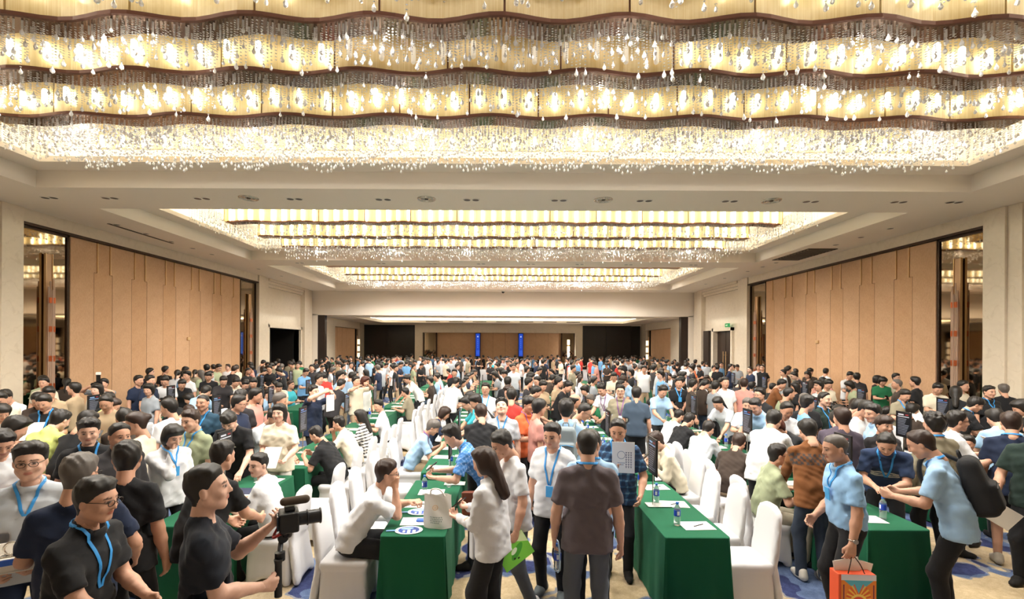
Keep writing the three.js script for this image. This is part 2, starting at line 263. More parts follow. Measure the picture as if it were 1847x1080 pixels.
// recessed downlights, round air diffusers, slots
const dlRing = merge([new THREE.TorusGeometry(0.085, 0.014, 6, 20).rotateX(Math.PI / 2)]), dlCup = new THREE.CylinderGeometry(0.08, 0.08, 0.012, 16), CUP = std(0x2a2018, 0.35, { metalness: 0.5 });
function downlight(x, z, where, pair) {
  const t = thing('downlight', x, CEIL, z, 0, 'recessed dark downlight ' + where, 'downlight', 'ceiling downlights');
  for (const q of pair ? [-0.1, 0.1] : [0]) { const r = add('ring', dlRing, M.white, t); r.position.x = q; const c = add('lens', dlCup, CUP, t); c.position.set(q, -0.004, 0); }
}
const nth = ['first', 'second', 'third', 'fourth', 'fifth', 'sixth', 'seventh', 'eighth', 'ninth', 'tenth', 'eleventh', 'twelfth'];
[88, 197, 363, 530, 690, 849, 1007, 1161, 1315, 1461, 1620, 1720].forEach((px, i) => downlight((px - VPX) * 10.95 / FOCAL, -10.95, nth[i] + ' from the doorway side in the ceiling strip under the crystal drops', true));
[540, 687, 780, 867, 957, 1045, 1133, 1250].forEach((px, i) => downlight((px - VPX) * 19.6 / FOCAL, -19.6, nth[i] + ' from the doorway side in the strip between the two distant chandeliers', true));
for (const s of [-1, 1]) (s < 0 ? [13.4, 14.5, 15.6, 16.7, 17.8, 21.2, 23.4, 25.6] : [13.4, 14.5, 15.6, 19.0, 20.0, 21.2, 23.4, 25.6]).forEach((z, i) => downlight(s * 11.0, -z, nth[i] + ' along the ceiling margin on the ' + (s < 0 ? 'doorway' : 'double door') + ' side', false));
[447, 768, 1087, 1390].forEach((px, i) => {
  const t = thing('air_diffuser', (px - VPX) * 10.9 / FOCAL, CEIL, -10.9, 0, 'round ringed ceiling air diffuser, ' + nth[i] + ' from the doorway side', 'air vent', 'round air diffusers');
  [0.2, 0.145, 0.09].forEach((r) => add('ring', new THREE.TorusGeometry(r, 0.02, 6, 24).rotateX(Math.PI / 2), M.chrome, t)); add('hub', new THREE.CylinderGeometry(0.05, 0.04, 0.04, 16), M.metalDark, t);
});
{
  const t = thing('air_grille', 11.0, CEIL - 0.01, -17.3, 0, 'grey return air grille flush in the ceiling margin above the beige panels', 'air vent');
  add('frame', merge([boxG(-0.5, -0.46, -0.01, 0.01, -1.1, 1.1), boxG(0.46, 0.5, -0.01, 0.01, -1.1, 1.1), boxG(-0.5, 0.5, -0.01, 0.01, -1.1, -1.06), boxG(-0.5, 0.5, -0.01, 0.01, 1.06, 1.1)]), M.metalDark, t);
  for (let k = 0; k < 12; k++) { const b = add('slat', boxG(-0.45, 0.45, -0.004, 0.004, -0.06, 0.06), std(0x8b8580, 0.5), t); b.position.z = -0.98 + k * 0.178; b.rotation.x = 0.5; }
  const u = thing('slot_diffuser', -11.15, CEIL - 0.005, -14.6, 0, 'long thin slot diffuser in the ceiling margin above the beige panels', 'air vent'); add('frame', boxG(-0.04, 0.04, -0.006, 0.006, -1.3, 1.3), M.metalDark, u); add('slot', boxG(-0.012, 0.012, -0.01, 0, -1.25, 1.25), M.black, u);
  const c = thing('dome_camera', 0, CEIL, -29.3, 0, 'small dark dome security camera hanging under the lintel ceiling', 'camera'); add('mount', new THREE.CylinderGeometry(0.12, 0.12, 0.06, 16).translate(0, -0.03, 0), M.white, c); add('dome', new THREE.SphereGeometry(0.1, 16, 8, 0, 6.2832, Math.PI / 2, Math.PI / 2).translate(0, -0.06, 0), M.black, c);
}
// ------------------------------------------------------------------ chandeliers: rows of wavy gold glass strips with bulbs, mirrored soffits and hanging crystals
const GOLD = [0, 1, 2].map((k) => phys(0xffffff, 0.32, { map: pixelTexture(128, (u, v) => { const a = fbm(u * 64, 0.5, 64, 61 + k * 7, 2), b = fbm(u * 24, v * 6, 24, 66 + k, 2), m = (a - 0.5) * 46 + (b - 0.5) * 14; return [238 + m * 0.5, 212 + m * 0.7, 150 + m]; }, 1.6), metalness: 0.12, clearcoat: 0.4, clearcoatRoughness: 0.2 }));
const RAIL = std(0x6b4330, 0.35, { metalness: 0.45 }), SOFFIT = std(0x9a8372, 0.16, { metalness: 0.9 });
const BULB = std(0xffffff, 0.4, { emissive: new THREE.Color(0.98, 1.0, 0.86), emissiveIntensity: LIGHT.bulb }), BULBOFF = std(0xfff4de, 0.2, { emissive: new THREE.Color(1, 0.9, 0.7), emissiveIntensity: 0.25 });
const CRYSTAL = phys(0xffffff, 0.06, { transmission: 0.3, thickness: 0.01, ior: 1.5 });
const dropGeo = (() => { const g = new THREE.LatheGeometry([[0.0005, 0], [0.008, -0.02], [0.02, -0.045], [0.016, -0.062], [0.0005, -0.074]].map(([x, y]) => new THREE.Vector2(x, y)), 6).toNonIndexed(); g.computeVertexNormals(); return g; })();
const strandGeo = (() => { const parts = []; for (let k = 0; k < 9; k++) { const o = new THREE.OctahedronGeometry(0.011, 0); o.scale(1, 1.5, 1); o.translate(0, -(k + 0.5) / 9, 0); parts.push(o); } parts.forEach((o) => o.scale(1, 1, 1)); return merge(parts); })();
const bulbGeo = new THREE.CapsuleGeometry(0.036, 0.17, 3, 8);
const xHalf = 8.2, RAILY = 6.1;
function strip(x0, x1, wave, y0, y1, z0, z1, n) {       // a slab between two heights following the wave; z0 front, z1 back (towards -z)
  const pos = [], idx = [], nor = [];
  for (let i = 0; i <= n; i++) { const x = lerp(x0, x1, i / n), w = wave(x); for (const [y, z] of [[y0, w - z0], [y1, w - z0], [y1, w - z1], [y0, w - z1]]) pos.push(x, y, z); }
  for (let i = 0; i < n; i++) for (let k = 0; k < 4; k++) { const a = i * 4 + k, b = i * 4 + (k + 1) % 4; idx.push(a, b + 4, b, a, a + 4, b + 4); }
  idx.push(0, 1, 2, 0, 2, 3); const e = n * 4; idx.push(e, e + 2, e + 1, e, e + 3, e + 2);
  const g = new THREE.BufferGeometry(); g.setAttribute('position', new THREE.Float32BufferAttribute(pos, 3)); g.setIndex(idx);
  const q = g.toNonIndexed(); q.computeVertexNormals(); return metreUV(q);
}
function chandelier(label, rows, fieldEnd, off, detail, endZ) {
  const t = thing('chandelier', 0, 0, 0, 0, label, 'chandelier', 'crystal chandeliers in the ceiling recesses');
  const drops = [], strands = [], m4 = new THREE.Matrix4(), q4 = new THREE.Quaternion();
  const hang = (x, z, top, len, drop) => { strands.push([x, top, z, len]); if (drop) drops.push([x, top - len, z, drop]); };
  rows.forEach(([zr, period, panelW, phase], r) => {
    const wave = (x) => -zr + 0.062 * Math.cos((x / period + phase) * Math.PI * 2);
    const np = Math.round(2 * xHalf / panelW);
    for (let k = 0; k < np; k++) add('glass_panel', strip(-xHalf + k * 2 * xHalf / np + 0.012, -xHalf + (k + 1) * 2 * xHalf / np - 0.012, wave, RAILY + 0.02, RAILY + 0.82, 0, 0.03, 8), GOLD[(k + r) % 3], t);
    add('rail', strip(-xHalf - 0.03, xHalf + 0.03, wave, RAILY - 0.012, RAILY + 0.03, -0.015, 0.022, 96), RAIL, t);
    add('back_seal', strip(-xHalf, xHalf, wave, RAILY + 0.02, RAILY + 0.8, 0.031, 0.045, 96), RAIL, t);
    add('soffit', strip(-xHalf, xHalf, wave, RAILY, RAILY + 0.02, 0.022, 0.34, 96), SOFFIT, t);
    for (const s of [-1, 1]) add('end_panel', boxG(s * xHalf - 0.015, s * xHalf + 0.015, RAILY, RAILY + 0.82, -zr - 0.42, -zr + 0.06), GOLD[0], t);
    const nb = Math.round(2 * xHalf / (detail ? 0.31 : 0.4));
    for (let k = 0; k < nb; k++) { const x = -xHalf + (k + 0.5) * 2 * xHalf / nb; const lit = !off[r] || x < off[r][0] || x > off[r][1]; const b = add('lamp_bulb', bulbGeo, lit ? BULB : BULBOFF, t); b.position.set(x, RAILY + off.bulbY[r], wave(x) + 0.07); if (detail) b.scale.y = 1.7; }
    // strings of crystals under the soffit
    for (let x = -xHalf + 0.05; x < xHalf; x += 0.052) for (let k = 0; k < 3; k++) { const ph = (x / 0.36) % 1, len = 0.08 + 0.3 * Math.abs(((x + 20) / 0.36) % 1 - 0.5) * 2 * (0.35 + 0.65 * rnd()) + 0.05 * k; const xx = x + rr(-0.012, 0.012); hang(xx, wave(xx) - 0.09 - k * 0.11 + rr(-0.02, 0.02), RAILY, len, (k + Math.round(x / 0.052)) % 2 === 0 ? rr(0.9, 1.35) : 0); }
    // the lamp strip that shines down behind this row
    for (let k = 0; k < 6; k++) { const l = new THREE.SpotLight(WARM, LIGHT.spot, 0, 1.42, 0.35, 2); l.name = 'chandelier_spot'; l.position.set(-7 + k * 2.8, RAILY + 0.03, -zr - 0.44); l.target.position.set(-7 + k * 2.8, 0, -zr - 0.44); l.castShadow = true; l.shadow.radius = 4; t.add(l, l.target); }
    areaLight('chandelier_lamp', 0, RAILY + 0.5, -zr - 0.62, 2 * xHalf - 0.4, 0.3, [0, -1, 0.001], WARM, LIGHT.chandelier * (detail === 0 ? 1.0 : 1.0), t).rotation.set(-Math.PI / 2, 0, 0);
  });
  // dense field of crystals behind the last row and down the two ends
  const zl = rows[rows.length - 1][0];
  for (let z = zl + 0.45; z < fieldEnd; z += detail ? 0.15 : 0.11) for (let x = -xHalf; x < xHalf; x += detail ? 0.11 : 0.075) { const u = (z - zl) / (fieldEnd - zl); hang(x + rr(-0.03, 0.03), -z + rr(-0.04, 0.04), RAILY + 0.5 - u * 0.12, 0.28 + 0.16 * Math.abs(Math.sin(x * 2.1 + z * 3)) + rr(0, 0.1), rnd() < 0.8 ? rr(0.8, 1.3) : 0); }
  for (const s of [-1, 1]) for (let z = rows[0][0] - 0.4; z < fieldEnd; z += 0.13) for (let x = 0; x < 0.75; x += 0.12) hang(s * (xHalf + 0.08 + x) + rr(-0.03, 0.03), -z + rr(-0.03, 0.03), RAILY + 0.35, 0.25 + 0.2 * rnd(), rnd() < 0.7 ? rr(0.8, 1.2) : 0);
  add('crystal_board', boxG(-xHalf - 0.9, xHalf + 0.9, RAILY + 0.86, RAILY + 0.9, -endZ, -rows[0][0] + 0.4), M.white, t);
  { const nb = 40; for (let k = 0; k < nb; k++) { const b = add('lamp_bulb', bulbGeo, BULB, t); b.position.set(-xHalf + (k + 0.5) * 2 * xHalf / nb, RAILY + 0.42, -endZ + 0.12); } }
  add('board_skirt', boxG(-xHalf, xHalf, RAILY + 0.3, RAILY + 0.86, -endZ, -endZ + 0.03), GOLD[1], t);
  const im = (name, geo, list, set) => { const m = new THREE.InstancedMesh(geo, CRYSTAL, list.length); m.name = name; m.userData.kind = 'stuff'; list.forEach((e, i) => { set(e); m.setMatrixAt(i, m4); }); t.add(m); };
  im('crystal_strands', strandGeo, strands, ([x, y, z, len]) => m4.makeScale(detail ? 1.7 : 1.25, len, detail ? 1.7 : 1.25).setPosition(x, y, z));
  im('crystal_drops', dropGeo, drops, ([x, y, z, s]) => m4.compose(V(x, y + 0.01, z), q4.setFromAxisAngle(V(0, 1, 0), (x * 7.3 + z * 3.1) % 3), V(s, s, s)));
  areaLight('chandelier_lamp', 0, RAILY + 0.84, -(zl + 0.45 + fieldEnd) / 2, 2 * xHalf - 0.4, fieldEnd - zl - 0.6, [0, -1, 0.001], WARM, LIGHT.chandelier * (detail ? 15 : 1.1), t).rotation.set(-Math.PI / 2, 0, 0);
  return t;
}
const A1 = [[4.1, 1.36, 1.36, 0.2], [5.2, 1.385, 1.385, 0.05], [6.23, 1.5, 1.5, 0.3], [7.45, 1.64, 1.1, 0.12]]; 
const off1 = [null, [-2.25, 2.05], [-2.3, 2.2], null]; off1.bulbY = [0.35, 0.36, 0.22, 0.26];
chandelier('huge nearest crystal chandelier of wavy gold rows, unlit in its middle', A1, 9.35, off1, 0, 9.5);
const off2 = [null, null, null]; off2.bulbY = [0.22, 0.24, 0.24];
chandelier('middle crystal chandelier of three fully lit gold rows', [[13.9, 1.5, 1.4, 0], [15.8, 1.5, 1.2, 0.3], [17.45, 1.5, 1.2, 0.1]], 18.3, off2, 1, 18.42);
chandelier('smallest farthest crystal chandelier by the lintel', [[21.8, 1.5, 1.4, 0], [24.4, 1.5, 1.3, 0.2], [26.6, 1.5, 1.3, 0.4]], 27.9, off2, 1, 28.05);
// ------------------------------------------------------------------ people: distance fields meshed by surface nets
const GRID = { f: new Float32Array(1), v: new Int32Array(1) };
function surfaceNet(sdf, lo, hi, cell) {
  const B = 4, nb = [0, 1, 2].map((i) => Math.max(1, Math.ceil((hi[i] - lo[i]) / (cell * B)))), [nx, ny, nz] = nb.map((b) => b * B);
  const X = nx + 1, XY = X * (ny + 1), total = XY * (nz + 1);
  if (GRID.f.length < total) { GRID.f = new Float32Array(total); GRID.v = new Int32Array(total); }
  const f = GRID.f, vid = GRID.v; f.fill(NaN, 0, total); vid.fill(-1, 0, total);
  const reach = cell * B * 0.95 + cell, pos = [], cells = [];
  const at = (i, j, k) => { const q = i + j * X + k * XY; let v = f[q]; if (v !== v) v = f[q] = sdf(lo[0] + i * cell, lo[1] + j * cell, lo[2] + k * cell); return v; };
  const c8 = new Float64Array(8);
  for (let bk = 0; bk < nb[2]; bk++) for (let bj = 0; bj < nb[1]; bj++) for (let bi = 0; bi < nb[0]; bi++) {
    const d = sdf(lo[0] + (bi + 0.5) * B * cell, lo[1] + (bj + 0.5) * B * cell, lo[2] + (bk + 0.5) * B * cell);
    if (d > reach || d < -reach) continue;
    for (let k = bk * B; k < bk * B + B; k++) for (let j = bj * B; j < bj * B + B; j++) for (let i = bi * B; i < bi * B + B; i++) {
      let m = 0;
      for (let c = 0; c < 8; c++) { const v = c8[c] = at(i + (c & 1), j + (c >> 1 & 1), k + (c >> 2)); if (v < 0) m |= 1 << c; }
      if (m === 0 || m === 255) continue;
      let sx = 0, sy = 0, sz = 0, n = 0;
      for (let c = 0; c < 8; c++) for (let a = 1; a < 8; a <<= 1) {
        if (c & a) continue; const e = c | a;
        if ((m >> c & 1) === (m >> e & 1)) continue;
        const t = c8[c] / (c8[c] - c8[e]);
        sx += (c & 1) + (a === 1 ? t : 0); sy += (c >> 1 & 1) + (a === 2 ? t : 0); sz += (c >> 2) + (a === 4 ? t : 0); n++;
      }
      vid[i + j * X + k * XY] = pos.length / 3; cells.push(i, j, k);
      pos.push(lo[0] + (i + sx / n) * cell, lo[1] + (j + sy / n) * cell, lo[2] + (k + sz / n) * cell);
    }
  }
  const index = [], S = [1, X, XY];
  for (let q = 0; q < cells.length; q += 3) {
    const ijk = [cells[q], cells[q + 1], cells[q + 2]], o = ijk[0] + ijk[1] * X + ijk[2] * XY, s0 = f[o] < 0;
    for (let a = 0; a < 3; a++) {
      const s1 = f[o + S[a]] < 0; if (s0 === s1) continue;
      const u = (a + 1) % 3, w = (a + 2) % 3; if (!ijk[u] || !ijk[w]) continue;
      const A = vid[o], Bq = vid[o - S[u]], C = vid[o - S[u] - S[w]], Dq = vid[o - S[w]];
      if (A < 0 || Bq < 0 || C < 0 || Dq < 0) continue;
      if (s0) index.push(A, Bq, C, A, C, Dq); else index.push(A, C, Bq, A, Dq, C);
    }
  }
  return { pos, index };
}
function toGeometry(net, cull, colour) {
  let { pos, index } = net;
  if (!index.length) return null;
  const g = new THREE.BufferGeometry();
  g.setAttribute('position', new THREE.Float32BufferAttribute(pos, 3)); g.setIndex(index); g.computeVertexNormals();
  if (cull) {
    const n = pos.length / 3, deep = new Uint8Array(n);
    for (let i = 0; i < n; i++) deep[i] = cull(pos[i * 3], pos[i * 3 + 1], pos[i * 3 + 2]) < -0.014 ? 1 : 0;
    const kept = [], map = new Int32Array(n).fill(-1), np = [], nn = [], nor = g.attributes.normal.array;
    const use = (i) => { if (map[i] < 0) { map[i] = np.length / 3; np.push(pos[i * 3], pos[i * 3 + 1], pos[i * 3 + 2]); nn.push(nor[i * 3], nor[i * 3 + 1], nor[i * 3 + 2]); } return map[i]; };
    for (let t = 0; t < index.length; t += 3) if (!(deep[index[t]] && deep[index[t + 1]] && deep[index[t + 2]])) kept.push(use(index[t]), use(index[t + 1]), use(index[t + 2]));
    if (!kept.length) return null;
    g.setAttribute('position', new THREE.Float32BufferAttribute(np, 3)); g.setAttribute('normal', new THREE.Float32BufferAttribute(nn, 3)); g.setIndex(kept);
  }
  if (colour) {
    const p = g.attributes.position.array, col = new Float32Array(p.length);
    for (let i = 0; i < p.length; i += 3) { const c = colour(p[i], p[i + 1], p[i + 2]); col[i] = c[0]; col[i + 1] = c[1]; col[i + 2] = c[2]; }
    g.setAttribute('color', new THREE.BufferAttribute(col, 3));
  }
  return g;
}
// tapered capsules joined with a smooth minimum
function limbs(list, k) {
  const n = list.length, q = new Float64Array(n * 9);
  list.forEach(([a, b, ra, rb], i) => { const dx = b.x - a.x, dy = b.y - a.y, dz = b.z - a.z; q.set([a.x, a.y, a.z, dx, dy, dz, 1 / Math.max(1e-9, dx * dx + dy * dy + dz * dz), ra, rb - ra], i * 9); });
  return (x, y, z) => {
    let d = 1e3;
    for (let o = 0; o < n * 9; o += 9) {
      const px = x - q[o], py = y - q[o + 1], pz = z - q[o + 2];
      let t = (px * q[o + 3] + py * q[o + 4] + pz * q[o + 5]) * q[o + 6]; t = t < 0 ? 0 : t > 1 ? 1 : t;
      const ex = px - q[o + 3] * t, ey = py - q[o + 4] * t, ez = pz - q[o + 5] * t;
      const e = Math.sqrt(ex * ex + ey * ey + ez * ez) - q[o + 7] - q[o + 8] * t;
      const h = k - Math.abs(d - e); d = d < e ? d : e; if (h > 0) d -= h * h / (4 * k);
    }
    return d;
  };
}
function boundsOf(list, pad) { const lo = [1e9, 1e9, 1e9], hi = [-1e9, -1e9, -1e9]; for (const [a, b, ra, rb] of list) for (const [p, r] of [[a, ra], [b, rb]]) ['x', 'y', 'z'].forEach((c, i) => { lo[i] = Math.min(lo[i], p[c] - r - pad); hi[i] = Math.max(hi[i], p[c] + r + pad); }); return [lo, hi]; }
const smin = (a, b, k) => { const h = Math.max(k - Math.abs(a - b), 0); return Math.min(a, b) - h * h / (4 * k); };
const ell = (x, y, z, cx, cy, cz, rx, ry, rz) => { const X = (x - cx) / rx, Y = (y - cy) / ry, Z = (z - cz) / rz, k0 = Math.sqrt(X * X + Y * Y + Z * Z), k1 = Math.sqrt((X / rx) ** 2 + (Y / ry) ** 2 + (Z / rz) ** 2); return k1 < 1e-9 ? -Math.min(rx, ry, rz) : k0 * (k0 - 1) / k1; };
const capd = (x, y, z, ax, ay, az, bx, by, bz, ra, rb) => { const dx = bx - ax, dy = by - ay, dz = bz - az, px = x - ax, py = y - ay, pz = z - az; const t = clamp((px * dx + py * dy + pz * dz) / (dx * dx + dy * dy + dz * dz), 0, 1); return Math.hypot(px - dx * t, py - dy * t, pz - dz * t) - lerp(ra, rb, t); };
const CELL = { body: [0.0195, 0.036, 0.058], head: [0.0079, 0.0158, 0.028], hand: [0.0085, 0.02, 0.032], hair: [0.0132, 0.0225, 0.034], low: [0.034, 0.058, 0.08] };

// the head in its own axes: x to the person's left, y up, z out of the face
function headField(x, y, z) {
  const ax = Math.abs(x);
  let d = ell(x, y, z, 0, 0.034, -0.012, 0.077, 0.086, 0.097);
  d = smin(d, ell(x, y, z, 0, -0.022, 0.022, 0.062, 0.072, 0.068), 0.035);
  d = smin(d, capd(ax, y, z, 0.014, -0.088, 0.058, 0.052, -0.05, 0.0, 0.024, 0.026), 0.03);
  d = smin(d, ell(ax, y, z, 0.043, -0.022, 0.062, 0.022, 0.02, 0.02), 0.02);
  d = smin(d, capd(ax, y, z, 0, 0.036, 0.078, 0.045, 0.034, 0.064, 0.012, 0.01), 0.012);
  d = Math.max(d, -(ell(ax, y, z, 0.032, 0.014, 0.098, 0.017, 0.009, 0.014)) - 0.001);
  d = smin(d, ell(ax, y, z, 0.031, 0.013, 0.0765, 0.0145, 0.01, 0.012), 0.004);
  d = smin(d, capd(x, y, z, 0, 0.02, 0.088, 0, -0.02, 0.104, 0.007, 0.0105), 0.012);
  d = smin(d, ell(ax, y, z, 0.011, -0.024, 0.094, 0.009, 0.007, 0.01), 0.006);
  d = smin(d, ell(x, y, z, 0, -0.046, 0.083, 0.024, 0.0065, 0.013), 0.006);
  d = smin(d, ell(x, y, z, 0, -0.0565, 0.081, 0.019, 0.0065, 0.012), 0.006);
  d = Math.max(d, -(ell(x, y, z, 0, -0.0515, 0.098, 0.022, 0.0022, 0.01)));
  d = smin(d, ell(ax, y, z, 0.079, -0.002, -0.012, 0.012, 0.03, 0.018), 0.008);
  d = smin(d, capd(x, y, z, 0, -0.05, -0.022, 0, -0.17, -0.045, 0.052, 0.058), 0.03);
  return d;
}
function faceColour(x, y, z) {
  const ax = Math.abs(x);
  if (z > 0.055) {
    if (Math.abs(y - 0.0125) < 0.0052 && Math.abs(ax - 0.031) < 0.0135) return Math.abs(ax - 0.031) < 0.0068 ? [0.03, 0.03, 0.035] : [0.62, 0.72, 0.85];
    if (Math.abs(y - 0.0195) < 0.0028 && Math.abs(ax - 0.031) < 0.016) return [0.12, 0.1, 0.1];
    if (Math.abs(y - 0.0365 + Math.abs(ax - 0.03) * 0.12) < 0.0046 && ax > 0.012 && ax < 0.052) return [0.1, 0.09, 0.09];
    if (Math.abs(y + 0.0515) < 0.009 && ax < 0.024 - Math.abs(y + 0.0515) * 0.9) return [0.82, 0.52, 0.52];
  }
  return [1, 1, 1];
}
const HAIR = {   // thickness at top and sides, hairline: front, temple, side and nape heights
  short: { t: 0.02, s: 0.011, hl: [0.079, 0.06, -0.004, -0.06], n: 0.006 },
  fade: { t: 0.019, s: 0.004, hl: [0.083, 0.066, 0.004, -0.05], n: 0.005 },
  tall: { t: 0.031, s: 0.01, hl: [0.08, 0.062, 0.0, -0.058], n: 0.008 },
  fringe: { t: 0.021, s: 0.016, hl: [0.04, 0.035, -0.005, -0.065], n: 0.006 },
  curly: { t: 0.03, s: 0.022, hl: [0.072, 0.055, -0.005, -0.07], n: 0.011 },
  buzz: { t: 0.0065, s: 0.003, hl: [0.086, 0.068, 0.01, -0.045], n: 0.001 },
  recede: { t: 0.014, s: 0.009, hl: [0.125, 0.07, 0.008, -0.055], n: 0.004 },
  bald: { t: 0.004, s: 0.005, hl: [0.3, 0.06, 0.012, -0.05], n: 0.002, top: 0.062 },
  bob: { t: 0.026, s: 0.022, hl: [0.062, 0.03, -0.03, -0.09], n: 0.004, bob: -0.115 },
  long: { t: 0.024, s: 0.018, hl: [0.066, 0.04, -0.02, -0.1], n: 0.004, bob: -0.1, tail: [0.075, 0.05, -0.3, -0.085] },
  pony: { t: 0.02, s: 0.012, hl: [0.066, 0.05, 0.01, -0.06], n: 0.004, tail: [0.034, 0.02, -0.3, -0.14] },
  bun: { t: 0.018, s: 0.01, hl: [0.066, 0.05, 0.008, -0.055], n: 0.003, bun: 1 },
};
function scalp(x, y, z) {
  let d = ell(x, y, z, 0, 0.034, -0.012, 0.077, 0.086, 0.097);
  d = smin(d, ell(x, y, z, 0, -0.022, 0.022, 0.062, 0.072, 0.068), 0.035);
  return smin(d, capd(x, y, z, 0, -0.05, -0.022, 0, -0.17, -0.045, 0.052, 0.058), 0.03);
}
function hairField(style, lod) {
  const h = HAIR[style], thick = [0, 0.003, 0.006][lod];
  return (x, y, z) => {
    const ax = Math.abs(x), up = clamp((y - 0.03) / 0.07, 0, 1);
    const wob = h.n * (Math.sin(x * 95 + z * 40 + Math.sin(y * 60)) * 0.5 + Math.sin(z * 120 - x * 60 + y * 70) * 0.5);
    const tz = clamp((0.085 - z) / 0.16, 0, 1), [f, t, s, nape] = h.hl;
    let line = tz < 0.25 ? lerp(f, t, tz * 4) : tz < 0.5 ? lerp(t, s, (tz - 0.25) * 4) : lerp(s, nape - 0.02, Math.min(1, (tz - 0.5) * 3));
    if (ax > 0.05 && z > -0.02) line = Math.min(line, s + (z + 0.02) * 0.9);
    let a = clamp((y - line) / 0.052, -1, 1); a = a > 0 ? a * a * (3 - 2 * a) * 0.7 + a * 0.3 : a * 1.6;
    const full = lerp(h.s, h.t, up * up) + wob * (0.3 + up) * (h.top ? 0 : 1) + (h.top ? 0 : h.t * 0.2 * up * clamp((z + 0.02) * 14, 0, 1));
    let d = scalp(x, y, z) - (a > 0 ? 0.002 + (full + thick) * a + thick * Math.min(1, a * 4) * 0.4 : 0.002 + 0.03 * a);
    if (h.top) d = Math.max(d, (y - h.top) * 0.8);
    if (h.bob) {
      let b = ell(x, y, z, 0, -0.015, -0.03, 0.104, 0.125, 0.088);
      b = Math.max(b, h.bob - y, z - 0.05 + Math.max(0, 0.04 - ax) * 0.0);
      b = Math.max(b, -(ell(x, y, z, 0, -0.05, 0.07, 0.066, 0.14, 0.085)));
      d = smin(d, b, 0.015);
    }
    if (h.tail) { const [r1, r2, low, back] = h.tail; d = smin(d, capd(x, y, z, 0, 0.03, back + 0.02, 0, low, back - 0.03, r1, r2) + 0.004 * Math.sin(x * 160 + y * 14), 0.03); }
    if (h.bun) d = smin(d, ell(x, y, z, 0, 0.05, -0.13, 0.036, 0.036, 0.032), 0.015);
    return d;
  };
}
const geoCache = new Map();
const cached = (key, make) => { if (!geoCache.has(key)) geoCache.set(key, make()); return geoCache.get(key); };
const headGeo = (lod) => cached('head' + lod, () => toGeometry(surfaceNet(headField, [-0.11, -0.2, -0.15], [0.11, 0.14, 0.13], CELL.head[lod]), null, faceColour));
const hairGeo = (style, lod) => cached('hair' + style + lod, () => toGeometry(surfaceNet(hairField(style, lod), [-0.15, -0.4, -0.22], [0.15, 0.18, 0.15], CELL.hair[lod]), (x, y, z) => headField(x, y, z) + 0.011));

const rot = (x, y, z) => new THREE.Quaternion().setFromEuler(new THREE.Euler(x * D2R, y * D2R, z * D2R, 'YXZ'));
function twoBone(root, target, l1, l2, pole) {
  const to = target.clone().sub(root); let L = to.length(); const most = (l1 + l2) * 0.995;
  if (L > most) { to.multiplyScalar(most / L); L = most; }
  const end = root.clone().add(to), dir = to.clone().normalize(), a = (l1 * l1 - l2 * l2 + L * L) / (2 * L), h = Math.sqrt(Math.max(0, l1 * l1 - a * a));
  const side = pole.clone().addScaledVector(dir, -pole.dot(dir)); if (side.lengthSq() < 1e-6) side.set(0, 0, 1).addScaledVector(dir, -dir.z); side.normalize();
  return [root.clone().addScaledVector(dir, a).addScaledVector(side, h), end];
}
const POSE0 = { y: 0.93, lean: 0, side: 0, twist: 0, hp: 4, hy: 0, hr: 0, rh: [-0.25, 0.8, 0.05], lh: [0.25, 0.8, 0.05], rp: 'in', lp: 'in', rg: 0.35, lg: 0.35, rf: [-0.11, 0.085, 0], lf: [0.11, 0.085, 0], rfy: -8, lfy: 8, fat: 0 };
